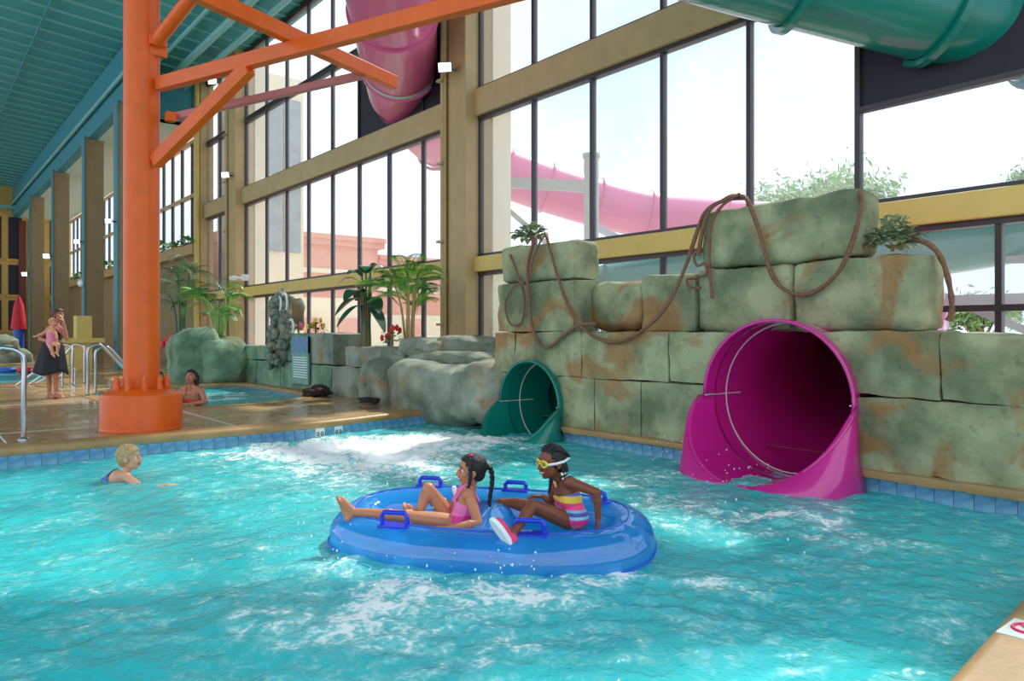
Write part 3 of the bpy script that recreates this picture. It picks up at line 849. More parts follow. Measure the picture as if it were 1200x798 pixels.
for y0, y1 in ((.6, 3.18), (4.86, 7.08), (8.36, 8.8)):
    MB().bb(RX + .05, XB, y0, y1, -1, .2).build('plinth', M['basin'], wrock)
    rock_block(RX - .07, RX + .3, y0, y1, .125, .215, 60, res=.05, rd=.03, amp=.012).build('ledge', M['coping'], wrock, smooth=True)
for y0, y1, z in ((3.18, 4.86, -.06), (7.08, 8.36, -.2)): MB().bb(RX + .05, XB, y0, y1, -1, z).build('plinth', M['basin'], wrock)
for o in cutters: bpy.data.objects.remove(o)

def boulder(name, c, rad, seed, m, parent=None, sub=4, amp=.22, flat=0):
    bm = bmesh.new(); bmesh.ops.create_icosphere(bm, subdivisions=sub, radius=1)
    off = V((seed * 2.3, seed * 1.1, seed))
    for v in bm.verts:
        d = v.co.normalized()
        e = 4.0                                                    # squarish rather than round
        k = 1 / (abs(d.x) ** e + abs(d.y) ** e + abs(d.z) ** e) ** (1 / e)
        k *= 1 + amp * noise.fractal(d * 1.3 + off, 1, 2, 3) + .05 * noise.noise(d * 6 + off)
        p = d * k
        v.co = V((c[0] + p.x * rad[0], c[1] + p.y * rad[1], c[2] + p.z * rad[2]))
    me = bpy.data.meshes.new(name); bm.to_mesh(me); bm.free()
    return link(name, me, m, parent, smooth=True)

def rope(label, pts, r=.022, m='vine', grp='ropes draped over the rocks'):
    o = MB().tube(catmull(pts, 6), lambda t: r * (1 + .15 * math.sin(t * 40)), 8).build('rope_vine', M[m], smooth=True)
    return tag(o, label, 'rope', grp)
Z7 = lambda x, y: (560 + x / 2.494, 220 + y / 2.494)
Z8 = lambda x, y: (780 + x / 1.9, 200 + y / 1.9)
def face(zm, pts): return [on_x(*zm(x, y), xx) for x, y, xx in pts]
rope('long brown rope sagging between the two rock towers', face(Z7, [(200, 138, 6.95), (203, 150, 6.68), (240, 280, 6.66), (285, 385, 6.66), (350, 440, 6.67), (420, 448, 6.67), (500, 402, 6.7), (560, 332, 6.8), (605, 235, 6.95), (640, 130, 7.0), (662, 75, 6.99), (700, 45, 7.0), (745, 33, 7.15), (790, 30, 7.2)]))
rope('brown rope hanging to a low point beside the green slide mouth', face(Z7, [(170, 138, 6.95), (166, 150, 6.68), (146, 230, 6.67), (150, 330, 6.66), (165, 430, 6.66), (200, 468, 6.66), (250, 432, 6.66), (295, 402, 6.66), (345, 397, 6.72)]))
rope('thin brown rope looped on the face of the lower tower', face(Z7, [(190, 140, 6.95), (186, 150, 6.67), (160, 210, 6.66), (148, 265, 6.66), (105, 290, 6.66), (80, 340, 6.66), (95, 398, 6.66), (128, 392, 6.66), (135, 320, 6.66), (116, 250, 6.66), (94, 195, 6.67)]), .016)
rope('brown rope swagged across the highest rock block', face(Z8, [(72, 190, 7.0), (92, 98, 6.99), (135, 62, 7.0), (160, 56, 7.2), (182, 66, 7.0), (210, 140, 6.99), (235, 228, 6.99), (270, 268, 6.99), (320, 274, 6.99), (380, 232, 6.99), (415, 160, 6.98), (436, 80, 6.98), (432, 48, 7.1)]))
rope('brown rope end dangling at the corner of the highest rock block', face(Z8, [(104, 285, 6.99), (97, 200, 6.99), (102, 120, 6.98), (128, 76, 6.99), (165, 52, 7.15)]), .018)
rope('coiled brown rope lying where the tower meets the middle rocks', face(Z7, [(640, 180, 7.0), (632, 205, 6.99), (642, 228, 6.98), (662, 222, 6.99), (668, 250, 6.99), (640, 262, 6.98), (612, 268, 6.98), (620, 290, 6.99), (650, 292, 6.99)]), .016)
rope('dark bent rope arching off the stepped rock end', face(Z8, [(545, 152, 7.2), (590, 166, 7.2), (618, 205, 7.25), (634, 265, 7.28), (637, 310, 7.3), (628, 334, 7.3)]), .024)

# boulders beside the rock wall (one planted rock bank)
bank = thing('rock_bank', (7, 10.4, DECK), 'bank of grey boulders and flat slabs under the palm plants', 'rocks')
def bl(px0, px1, py0, py1, x, seed, rx=.5, m='rock2', amp=.2):
    a = on_x(px0, py1, x); b = on_x(px1, py0, x); c = (a + b) / 2
    boulder('boulder', (x + rx * .6, c.y, c.z), (rx, abs(a.y - b.y) / 2 * 1.02, abs(a.z - b.z) / 2 * 1.05), seed, M[m], bank, amp=amp)
bl(462, 548, 426, 492, 6.55, 3, .65); bl(540, 582, 428, 492, 6.6, 5, .6, amp=.15); bl(449, 470, 420, 486, 6.6, 7, .35); bl(425, 456, 421, 480, 6.45, 9, .4, amp=.1)
bl(470, 505, 396, 420, 7.1, 12, .45); bl(515, 552, 394, 420, 7.3, 14, .45, amp=.1); bl(500, 520, 399, 424, 7.1, 15, .4); bl(478, 560, 413, 436, 7.0, 17, .5, amp=.12)
bl(548, 582, 418, 445, 7.3, 19, .5, amp=.12); bl(455, 482, 412, 432, 7.0, 21, .35)

# low block wall behind the warm pool
LX = 6.62
lw = struct(empty('wall_low_rock', (LX, 15, DECK)))
for i, (pa, pb, xb) in enumerate(((274, 300, 7.4), (300, 328, 7.4), (328, 360, 7.4), (360, 388, 7.4), (388, 428, 7.4))):
    put_block(LX, xb, pa, pb, DECK - .05, .78, 70 + i, parent=lw, m='rock3' if i < 4 else 'rock2', res=.12)
put_block(LX, 7.3, 274, 316, .78, 1.12, 76, parent=lw, m='rock3', res=.12); put_block(LX, 7.3, 336, 362, .78, 1.42, 77, parent=lw, m='rock3', res=.12)
put_block(LX, 7.3, 362, 390, .78, 1.42, 78, parent=lw, m='rock2', res=.12); put_block(LX, 7.6, 404, 446, .78, 1.17, 79, parent=lw, m='rock2', res=.12)
put_block(LX + .1, 7.3, 318, 343, .78, 1.1, 80, parent=lw, m='rock3', res=.12)

# totem of small stones with white rope loops
tt = thing('stone_totem', (LX, fy(325, LX), .78), 'knobbly totem of small stones with white rope loops', 'totem')
c = on_x(326, 385, LX - .1)
boulder('core', (c.x + .1, c.y, c.z), (.15, .24, .82), 40, M['rock2'], tt, sub=3)
stone = bmesh.new(); bmesh.ops.create_icosphere(stone, subdivisions=2, radius=1)
for v in stone.verts: v.co *= 1 + .25 * noise.noise(v.co * 1.4)
sm_ = bpy.data.meshes.new('stone'); stone.to_mesh(sm_); stone.free(); sm_.materials.append(M['rock2'])
for p in sm_.polygons: p.use_smooth = True
for k in range(110):
    a = rnd.uniform(1.5, 4.9); z = rnd.uniform(-.85, .75); wv = 1 - .3 * (z + .8) / 1.6
    o = bpy.data.objects.new('stone', sm_); col.objects.link(o); o.parent = tt
    o.location = V((c.x + .1 + .25 * math.cos(a) * wv, c.y + .38 * math.sin(a) * wv, c.z + z)) - V(tt.location)
    s = rnd.uniform(.05, .11); o.scale = (s, s * rnd.uniform(.8, 1.5), s * rnd.uniform(.6, 1.2)); o.rotation_euler = (rnd.random() * 3, rnd.random() * 3, rnd.random() * 3)
b2 = on_x(341, 368, LX + .38); boulder('boulder', b2, (.25, .3, .42), 44, M['rock2'], tt, sub=3)
for px, py, s in ((326, 356, 1), (333, 355, 1), (341, 383, .8)):
    q = on_x(px, py, LX - .16)
    MB().tube([q + V((0, math.cos(a) * .16 * s, math.sin(a) * .2 * s)) for a in [R(60 + i * 14) for i in range(13)]], .025, 6).build('white_loop', M['white'], tt, smooth=True)

# rules board on the low wall
sg = thing('rules_board', on_x(352, 452, LX - .03), 'tall faded rules board with a blue head leaning on the low rocks', 'sign')
a = on_x(343, 394, LX - .05); b = on_x(362, 451, LX - .05)
MB().bb(LX - .07, LX - .03, a.y, b.y, b.z, a.z).build('board', mat('faded_sea_green_board', (122, 160, 148), .6, var=.15, vscale=8), sg)
MB().bb(LX - .076, LX - .03, a.y, b.y, a.z - .36, a.z).build('head_panel', mat('faded_blue_panel', (104, 138, 168), .6, var=.2, vscale=9), sg)
zz = a.z - .46
while zz > b.z + .1:
    MB().bb(LX - .075, LX - .069, a.y - .06 - .05 * rnd.random(), b.y + .05, zz, zz + .02).build('text_line', M['white'], sg); zz -= .052

# ================================================================== ORANGE COLUMN AND FRAME
oc = at(166, 480, 9.5); oc = V((oc.x, oc.y, DECK))
t = thing('orange_column', oc, 'bright orange round steel column on a drum base with bracing arms', 'column')
MB().lathe(oc, [(.485, 0), (.485, .03), (.478, .04), (.478, .43), (.465, .46), (.32, .52), (.21, .54)], 48).build('drum_base', M['orange'], t, smooth=True, bevel=.004)
MB().cyl(oc + V((0, 0, .5)), oc + V((0, 0, 10.8)), .212, n=40).build('shaft', M['orange'], t, smooth=True)
for k in range(10):
    a = k * math.pi / 5 + .2
    c = oc + V((math.cos(a) * .30, math.sin(a) * .30, .5))
    MB().lathe(c, [(.042, -.03), (.042, .05), (.032, .08), (.03, .14), (.012, .19)], 8).build('anchor_bolt', M['orange'], t)
ztop = lambda py: EYE + (HZ - py) / F_PX * 9.5
A0 = at(186, 99, 9.45); A1 = at(585, -4, 6.95); A1.z = A0.z; A2 = A1 + (A1 - A0) * .12
MB().bar(A0, A2, .12, .17).build('arm', M['orange'], t, bevel=.01)
B0 = at(225, -18, 7.2); zB = A0.z + .17; B0 = at(228, HZ - (zB - EYE) * F_PX / 7.25, 7.25); B1 = at(462, HZ - (zB - EYE) * F_PX / 9.9, 9.9)
MB().bar(B0 - (B1 - B0) * .3, B1, .12, .17).build('cross_arm', M['orange'], t, bevel=.01)
C0 = at(182, 190, 9.4); C1 = A0.lerp(A1, .33) - V((0, 0, .08))
MB().bar(C0, C1, .12, .17).build('brace', M['orange'], t, bevel=.01)
E0 = at(196, 139, 9.5); E1 = B0.lerp(B1, .82)
MB().bar(E0, E1 - V((0, 0, .05)), .09, .09).build('tie_strut', mat('faded_rose_paint', (196, 110, 104), .4), t, bevel=.008)
MB().box(at(200, 137, 9.4), (.11, .11, .11)).build('bracket', M['orange'], t)
D0 = at(184, 48, 9.4); D1 = at(222, 0, 9.0); D2 = D0 + (D1 - D0) * 5
MB().cyl(D0, D2, .085, n=16).build('raking_brace', M['orange'], t, smooth=True)
MB().box(at(183, 50, 9.45), (.20, .20, .12)).bar(at(184, 66, 9.45), at(184, 42, 9.45), .05, .24).build('gusset_plate', M['orange'], t, bevel=.01)

# ================================================================== RAILS
def rail(name, base, d, rise, run, drop, label, r=.024, small=False):
    b = V((base.x, base.y, DECK)); d = V(d).normalized()
    pts = [b, b + V((0, 0, rise * .5)), b + V((0, 0, rise * .86)), b + d * .05 + V((0, 0, rise * .96)), b + d * .16 + V((0, 0, rise)), b + d * .27 + V((0, 0, rise * .95)),
           b + d * .5 * run + V((0, 0, rise * .95 - drop * .45)), b + d * run + V((0, 0, rise * .95 - drop))]
    t = thing(name, b, label, 'handrail', 'stainless pool handrails')
    MB().tube(catmull(pts, 6), r, 12).build('rail', M['chrome'], t, smooth=True)
    MB().lathe(b, [(.06, 0), (.06, .012), (.035, .03), (.027, .035)], 18).build('base_flange', M['chrome'], t, smooth=True)
rail('handrail', on_z(28, 515, DECK), (-1, .1, 0), 1.05, 1.0, 1.2, 'steel handrail standing alone on the wet deck by the pool tiles', .027)
rail('handrail', on_z(103, 464, DECK), (1, 0.1, 0), 1.0, 1.3, .95, 'steel handrail beside the orange column, with its twin closer to the woman', .026)
rail('handrail', on_z(112, 463, DECK), (1, 0.1, 0), .95, 1.3, .95, 'steel handrail beside the orange column, with its twin farther from the woman', .026)
rail('handrail', on_z(85, 451, DECK), (-1, .55, 0), .95, 1.2, .9, 'steel handrail right behind the woman at the far pool', .026)
rail('handrail', on_z(99, 450, DECK), (-1, .55, 0), .95, 1.2, .9, 'steel handrail between the woman and the warm pool rails', .026)
rail('low_handrail', on_z(73, 455, DECK), (-1, .3, 0), .45, .5, .3, 'short hooped grab rail behind the woman', .02)
rail('low_handrail', on_z(88, 453, DECK), (-1, .3, 0), .45, .5, .3, 'short hooped grab rail at the foot of the far handrails', .02)

# ================================================================== LAMPS
def spot(p, d, label, s=.16, post=None):
    s *= .75
    t = thing('spotlight', p, label, 'lamp', 'spotlights on the columns and wall'); d = V(d).normalized()
    m = d.to_track_quat('Z', 'Y').to_matrix()
    hb = MB(); a_, b_ = [(x * s * 1.25, y * s * .85, .5 * s) for x, y in ((-1, -1), (1, -1), (1, 1), (-1, 1))], [(x * s * .6, y * s * .5, -.9 * s) for x, y in ((-1, -1), (1, -1), (1, 1), (-1, 1))]
    hb.add([p + m @ V(v) for v in a_ + b_], [(0, 1, 2, 3), (7, 6, 5, 4), (0, 4, 5, 1), (1, 5, 6, 2), (2, 6, 7, 3), (3, 7, 4, 0)]).build('housing', M['lampbody'], t, bevel=.01)
    MB().box(p + d * s * .53, (s * 2.2, s * 1.45, s * .08), m).build('lens', M['lamp'], t)
    q = post if post is not None else p + V((.35, 0, 0))
    MB().cyl(p - d * s * .6, q, .03, n=8).build('bracket', M['lampbody'], t)
cd = V((-SA, -CA, -.25))
spot(on_x(522, 79, 8.35), (-.8, -.7, -.3), 'bright floodlight on the tan pillar next to the rose tube', .15)
spot(on_x(265, 205, 8.4), (-.8, -.7, -.2), 'floodlight on the second tan pillar, above the white camera', .15)
spot(on_x(250, 95, 8.4), (-.8, -.7, -.2), 'floodlight glowing behind the orange brace', .18)
for (px, py, yy, lb) in ((139, 259, 28.3, 'small floodlight on the column beside the orange column'), (92, 283, 34.2, 'small floodlight on the column with the oval lamp'),
                         (58, 300, 42.2, 'small floodlight on the column behind the woman'), (29, 321, 50.5, 'small floodlight by the yellow end wall windows')):
    z = EYE + (HZ - py) / F_PX * (SA * 5.45 + CA * (yy - .25)); p = V((5.42, yy - .25, z)); spot(p, cd, lb, .13 if yy < 40 else .18, V((5.75, yy, z)))
p = V((5.58, 34.1, EYE + (HZ - 332) / F_PX * (SA * 5.6 + CA * 34.1))); ol = thing('oval_lamp', p, 'pale oval bulkhead lamp on a tan column', 'lamp')
MB().sph(p, (.14, .3, .16)).build('cover', M['white'], ol, smooth=True); MB().box(p + V((.08, 0, 0)), (.1, .4, .2)).build('back_box', M['lampbody'], ol)
p = on_x(273, 326, 8.35); cc = thing('security_camera', p, 'small white security camera on the tan pillar', 'camera')
MB().box(p, (.16, .3, .14)).build('housing', M['white'], cc, bevel=.02); MB().cyl(p + V((0, -.1, 0)), p + V((.3, -.5, 0)), .04, n=8).build('bracket', M['white'], cc)
MB().box(p + V((.2, -.55, 0)), (.2, .14, .2)).build('mount', M['white'], cc)

# ================================================================== PLANTS
def frond(mb, base, d, L, droop, n=22, ll=.22, wd=.008, rise=0):
    d = V(d).normalized(); side = d.cross(V((0, 0, 1)))
    if side.length < .05: side = V((1, 0, 0))
    side.normalize(); pts = []
    for i in range(n + 1):
        t = i / n; pts.append(V(base) + d * L * t + V((0, 0, -droop * L * t * t)))
    mb.tube(pts, lambda t: .012 * (1 - .8 * t) + .002, 5)
    for i in range(3, n + 1):
        p = pts[i]; tg = (pts[i] - pts[i - 1]).normalized(); l = ll * (1 - abs(i / n - .45) * 1.2)
        for s in (-1, 1):
            e = p + side * s * l + tg * l * .7 - V((0, 0, l * .35)); q = tg * wd
            mid = p.lerp(e, .5) + V((0, 0, .02))
            mb.add([p, mid + q, e, mid - q], [(0, 1, 2, 3)])

def palm(name, base, h, label, leafm, stems=4, fronds=14, L=.9, ll=.25, droop=.5, spread=.25, seed=1, stemm='cane', arch=1.0, cat='plant'):
    r_ = random.Random(seed); t = thing(name, base, label, cat); b = V(base); tops = []
    for k in range(stems):
        a = k * 2.4 + r_.random(); lean = spread * r_.uniform(.3, 1)
        top = b + V((math.cos(a) * lean, math.sin(a) * lean, h * r_.uniform(.45, .85)))
        MB().tube(catmull([b + V((math.cos(a) * .07, math.sin(a) * .07, -.1)), b.lerp(top, .5) + V((0, 0, .1)), top], 4), lambda q: .026 - .012 * q, 7).build('stem', M[stemm], t, smooth=True)
        tops.append(top)
    for k in range(fronds):
        tp = tops[k % stems]; a = k * 2.4 + r_.random() * .6; up = r_.uniform(.35, 2.3) * arch
        mb = MB(); frond(mb, tp - V((0, 0, r_.uniform(0, .4) * h * .4)), (math.cos(a), math.sin(a), up), L * r_.uniform(.7, 1.1), droop * r_.uniform(.9, 2.0), 24, ll)
        mb.build('frond', M[leafm] if not isinstance(leafm, tuple) else M[r_.choice(leafm)], t)
    return t
pl = thing('rock_planter', (5.9, 19.8, DECK), 'rounded pale green rock planter behind the warm pool', 'planter')
q0 = on_z(205, 447, DECK); q1 = on_z(276, 447, DECK)
boulder('rock', (q0.x + .35, q0.y - .4, .75), (.55, .75, .78), 51, M['rock3'], pl, amp=.12)
boulder('rock', ((q0.x + q1.x) / 2 + .3, (q0.y + q1.y) / 2, .68), (.6, 1.0, .66), 53, M['rock3'], pl, amp=.12)
boulder('rock', (q1.x + .1, q1.y + .9, .55), (.4, .5, .55), 54, M['rock3'], pl, amp=.12)
boulder('soil', (6.4, 20, .9), (.6, .9, .3), 55, M['trunk'], pl, sub=3)
p = on_x(212, 402, 5.95); palm('feather_palm', p, 2.7, 'tall arching feathery palm in the pale rock planter', ('leaf', 'leafp', 'leafd'), 6, 34, 1.3, .40, .6, .35, 3, 'leafd', 1.2)
p = on_x(258, 404, 6.3); palm('bamboo_palm', p, 1.7, 'lime green bamboo palm in the rock planter near the pillar', ('leafy', 'leaf'), 8, 34, .72, .26, .5, .6, 5, 'leafy', .8)
p = on_x(480, 402, 7.35); palm('areca_palm', p, 1.75, 'lime feathery palm standing among the grey boulders', ('leafy', 'leaf', 'leafy'), 8, 40, .8, .26, .45, .35, 9, 'cane', 1.3)
def bigleaf(mb, base, d, L, W_, droop, n=10, fold=.12):
    d = V(d).normalized(); side = d.cross(V((0, 0, 1))).normalized(); rows = []
    for i in range(n + 1):
        t = i / n; c = V(base) + d * L * t + V((0, 0, -droop * L * t * t)); wv = W_ * math.sin(math.pi * min(1, t * .92 + .06)) ** .7
        rows.append([c - side * wv + V((0, 0, fold * wv)), c - side * wv * .5 + V((0, 0, fold * wv * .3)), c, c + side * wv * .5 + V((0, 0, fold * wv * .3)), c + side * wv + V((0, 0, fold * wv))])
    o = len(mb.v); mb.v += [tuple(p) for r_ in rows for p in r_]
    for i in range(n):
        for k in range(4): a = o + i * 5 + k; mb.f.append((a, a + 1, a + 6, a + 5))
p = on_x(429, 402, 7.1); bp = thing('banana_plant', p, 'broad-leaved dark green banana plant beside the lime palm', 'plant')
for k, (a, e, L, W_, h) in enumerate(((2.6, .9, .62, .15, .95), (3.6, .5, .66, .17, .8), (4.6, .2, .6, .17, .72), (5.4, .8, .66, .17, .95), (.4, .9, .6, .16, .98), (1.4, .6, .6, .16, .8), (3.1, -.1, .52, .15, .6), (5.9, .3, .6, .16, .8), (4.2, 1.2, .62, .15, 1.1), (2.2, .2, .58, .15, .7), (4.9, -.4, .5, .15, .62), (5.2, 1.6, .5, .13, 1.15), (3.3, 1.3, .55, .14, 1.05))):
    mb = MB(); st = V(p) + V((math.cos(a) * .1, math.sin(a) * .1, h * 1.25))
    bigleaf(mb, st, (math.cos(a), math.sin(a), e), L, W_, .75); mb.build('leaf', M['leafd'], bp, smooth=True)
    MB().tube([V(p) + V((math.cos(a) * .06, math.sin(a) * .06, -.1)), V(p) + V((math.cos(a) * .06, math.sin(a) * .06, h * .5)), st], [.05, .035, .016], 7).build('stalk', M['trunk'] if k < 4 else M['leafd'], bp, smooth=True)

def bush(name, p, r_, label, lm, n, seed, flowers=None, size=.07, cat='plant'):
    q = random.Random(seed); t = thing(name, p, label, cat)
    MB().tube([V(p) - V((0, 0, .05)), V(p) + V((0, 0, r_[2] * .8))], .02, 6).build('stem', M['trunk'], t)
    for k in range(n):
        d = V((q.gauss(0, 1), q.gauss(0, 1), abs(q.gauss(0, .9)))).normalized(); c = V(p) + V((d.x * r_[0], d.y * r_[1], d.z * r_[2])) * q.uniform(.35, .8)
        mb = MB(); bigleaf(mb, c, d + V((0, 0, .3)), size * q.uniform(1.2, 2.2), size * q.uniform(.5, .8), q.uniform(.3, .8), 4, .2)
        mb.build('leaf', M[lm], t, smooth=True)
    for k in range(flowers[1] if flowers else 0):
        d = V((q.gauss(0, 1), q.gauss(0, 1), abs(q.gauss(0, 1)) + .3)).normalized(); c = V(p) + V((d.x * r_[0], d.y * r_[1], d.z * r_[2])) * q.uniform(.8, 1.1)
        mb = MB()
        for i in range(5):
            a = i * 1.257; mb.sph(c + V((0, math.cos(a), math.sin(a))) * size * .5, (size * .3, size * .45, size * .45), n=6, k=4)
        mb.build('flower', M[flowers[0]], t, smooth=True)
bush('creeper_plant', on_x(622, 278, 6.9), (.2, .3, .2), 'dusty green creeper on top of the lower rock tower', 'leafp', 110, 4, size=.075)
bush('creeper_plant', on_x(1046, 288, 7.2), (.18, .24, .32), 'dusty green creeper on the stepped rock beside the highest block', 'leafp', 150, 6, size=.07)
bush('flowering_plant', on_x(460, 402, 7.0), (.25, .3, .3), 'leafy plant with red flowers at the foot of the palms', 'leaf', 24, 12, ('red', 7))
bush('flowering_plant', on_x(370, 391, 6.9), (.2, .24, .36), 'potted plant with yellow flowers on the low rock wall', 'leafd', 18, 14, ('yellowfl', 9))
bush('flowering_plant', on_x(350, 391, 6.85), (.2, .3, .2), 'small plant with pink flowers on the rules board block', 'leaf', 10, 16, ('pinkfl', 7))
bush('flowering_plant', on_x(236, 400, 6.2), (.2, .3, .25), 'red flowers between the palms in the rock planter', 'leaf', 10, 18, ('red', 6))
bush('flowering_plant', on_x(203, 408, 5.6), (.3, .35, .3), 'cluster of large red blooms at the edge of the rock planter', 'leafd', 6, 19, ('red', 14), size=.12)
q = random.Random(3)
for k in range(12):
    yy = 30.2 + k * 2.2; bush('ledge_creeper', (WX - .42, yy, 4.87), (.2, 1.1, .45), 'green creeper spilling over the high planter ledge', 'leaf', 16, 30 + k, size=.2)
for o in col.objects:
    if o.name.startswith('ledge_creeper'): o['group'] = 'creepers along the high ledge'

# ================================================================== FAR POOLSIDE THINGS
p = on_z(22, 425, DECK); p = at(22, 405, 34); p.z = DECK
fu = thing('furled_parasol', p, 'closed red parasol on a blue post by the end wall', 'parasol')
MB().cyl(p, p + V((0, 0, 1.6)), .22, n=12).build('post', M['blue'], fu); MB().lathe(p + V((0, 0, 1.4)), [(.32, 0), (.28, .4), (.2, 1.1), (.05, 1.5)], 12).build('furled_cloth', M['umbrella'], fu, smooth=True)
p = at(92, 405, 25); p.z = DECK
ys = thing('yellow_play_tower', p, 'small yellow play tower standing by the tan columns', 'play tower')
MB().bb(p.x - .35, p.x + .35, p.y - .35, p.y + .35, DECK, 1.1).build('body', M['yellow'], ys); MB().bb(p.x - .7, p.x + .7, p.y - .5, p.y + .5, 1.1, 1.25).build('deck', M['yellow'], ys)
MB().bb(p.x - .1, p.x + .35, p.y - .3, p.y + .3, 1.25, 2.0).build('panel', M['yellow'], ys)
rkp = thing('rock_mound', at(8, 415, 27), 'dark grey rock mound beyond the far pool', 'rocks')
for k, (px, py, s) in enumerate(((-8, 425, .9), (14, 428, .7), (2, 410, .6), (-20, 415, .8), (-30, 420, .7))):
    boulder('boulder', at(px, py, 31), (s, s * 1.3, s), 80 + k, M['rock2'], rkp, sub=3)
for (px, py, m_, lb) in ((33, 431, 'red', 'red inflatable ring drifting on the distant pool'), (8, 430, 'blue', 'blue inflatable ring drifting on the distant pool'), (49, 434, 'pinkfl', 'pink inflatable ring drifting on the distant pool')):
    p = at(px, py, 24.5); p.z = .2
    tag(MB().tube([p + V((math.cos(a) * .24, math.sin(a) * .24, 0)) for a in [i * math.pi / 10 for i in range(20)]], .09, 10, closed=True).build('inflatable_ring', M[m_], smooth=True), lb, 'float')
M['bag'] = mat('dark_brown_cloth', (58, 36, 34), .9, var=.3, vscale=20)
for px, py, s, lb in ((364, 463, .13, 'small dark crumpled shoe pair by the warm pool rim'), (376, 462, .17, 'brown crumpled bag on the deck under the low rocks'), (433, 472, .14, 'black sandals left on the deck by the boulders')):
    p = on_z(px, py + 2, DECK); tag(boulder('crumpled_bag' if 'bag' in lb else 'shoes', (p.x, p.y, DECK + s * .55), (s, s * 1.1, s * .6 if px != 433 else s * .35), int(px), M['bag'], sub=3, amp=.5), lb, 'bag' if 'bag' in lb else 'shoes')

# no-diving marker set in the near deck
p = on_z(1203, 744, DECK); nd = thing('deck_marker', (p.x, p.y, DECK), 'white deck tile with a red ring mark by the pool edge', 'marker')
MB().bb(p.x - .11, p.x + .11, p.y - .075, p.y + .075, DECK + .014, DECK + .02).build('tile', M['tilewhite'], nd)
MB().tube([V((p.x + .01 + .055 * math.cos(a), p.y + .05 * math.sin(a), DECK + .021)) for a in [i * math.pi / 12 for i in range(24)]], .008, 6, closed=True).build('red_ring', M['redink'], nd)
MB().bar((p.x - .03, p.y - .035, DECK + .022), (p.x + .05, p.y + .035, DECK + .022), .014, .004).build('red_bar', M['redink'], nd)
# ================================================================== DOUBLE TUBE
M['vinyl'] = thin('clear_blue_vinyl', (190, 230, 255), .09, .05, (60, 178, 255), .60)
M['vinyld'] = mat('dark_blue_vinyl', (22, 50, 205), .25, coat=.5)
M['vseam'] = mat('blue_weld_seam', (14, 80, 200), .35)
tc_ = at(600 - .155 / 5.0 * F_PX, 560, 5.0); tc_.z = .075
fw = V((SA, CA, 0)); rt = V((CA, -SA, 0))                     # camera-forward and camera-right on the ground
e1 = (rt * .974 - fw * .225); e2 = (rt * .225 + fw * .974)
tilt = .13
def T(a, b, z): return tc_ + e1 * a + e2 * b + V((0, 0, z + b * tilt))
RT, HA, HB = .175, .93, .39
tube = thing('double_tube', (tc_.x, tc_.y, 0), 'translucent blue two-seat inflatable tube with dark blue handles', 'inflatable')
ring = []
NR = 96
for i in range(NR):
    a = 2 * math.pi * i / NR
    c, s = math.cos(a), math.sin(a)
    x = HA * math.copysign(abs(c) ** .72, c); y = HB * math.copysign(abs(s) ** .8, s)
    y *= 1 - .05 * math.exp(-(x / .25) ** 2)
    ring.append(T(x, y, 0))
def puff(t): return RT * (1 + .012 * math.sin(t * 2 * math.pi * 30))
MB().tube(ring, puff, 32, closed=True).build('air_ring', M['vinyl'], tube, smooth=True)
MB().tube([T(.0, y, -.03 + .02 * math.cos(y * 4)) for y in [-.30 + .06 * i for i in range(11)]], .15, 24, cap=False).build('cross_ring', M['vinyl'], tube, smooth=True)
for rr, zz in ((RT * 1.004, -.02), (RT * .55, .145)):
    MB().tube([T((HA + rr) * math.copysign(abs(math.cos(a)) ** .72, math.cos(a)), (HB + rr) * math.copysign(abs(math.sin(a)) ** .8, math.sin(a)), zz) for a in [2 * math.pi * i / 120 for i in range(120)]] if zz < 0 else
              [T(HA * math.copysign(abs(math.cos(a)) ** .72, math.cos(a)), HB * math.copysign(abs(math.sin(a)) ** .8, math.sin(a)), RT + .001) for a in [2 * math.pi * i / 120 for i in range(120)]], .006, 6, closed=True).build('seam', M['vseam'], tube, smooth=True)
def handle(p, along, up, size=.16, h=.055, tab=True):
    """moulded grab handle: base pad, two feet, bar"""
    p = V(p); along = V(along).normalized(); up = V(up).normalized(); out = along.cross(up)
    mb = MB()
    m = Matrix((along, out, up)).transposed()
    mb.box(p, (size * 1.25, .085, .016), m)
    q = [p - along * size * .5, p - along * size * .5 + up * h * .7, p - along * size * .42 + up * h, p + along * size * .42 + up * h, p + along * size * .5 + up * h * .7, p + along * size * .5]
    mb.tube(q, .016, 8)
    mb.build('handle', M['vinyld'], tube, bevel=.003)
zt = RT + .002
UPV = V((0, 0, 1))
handle(T(-.52, -.385, zt * .99), e1, UPV - e2 * .12, .17, .085); handle(T(.36, -.385, zt * .99), e1, UPV - e2 * .12, .18, .085)
handle(T(-.55, .38, zt), e1, UPV); handle(T(.10, .37, zt), e1, UPV, .15); handle(T(.72, .25, zt), e1 * .6 - e2 * .8, UPV, .13)

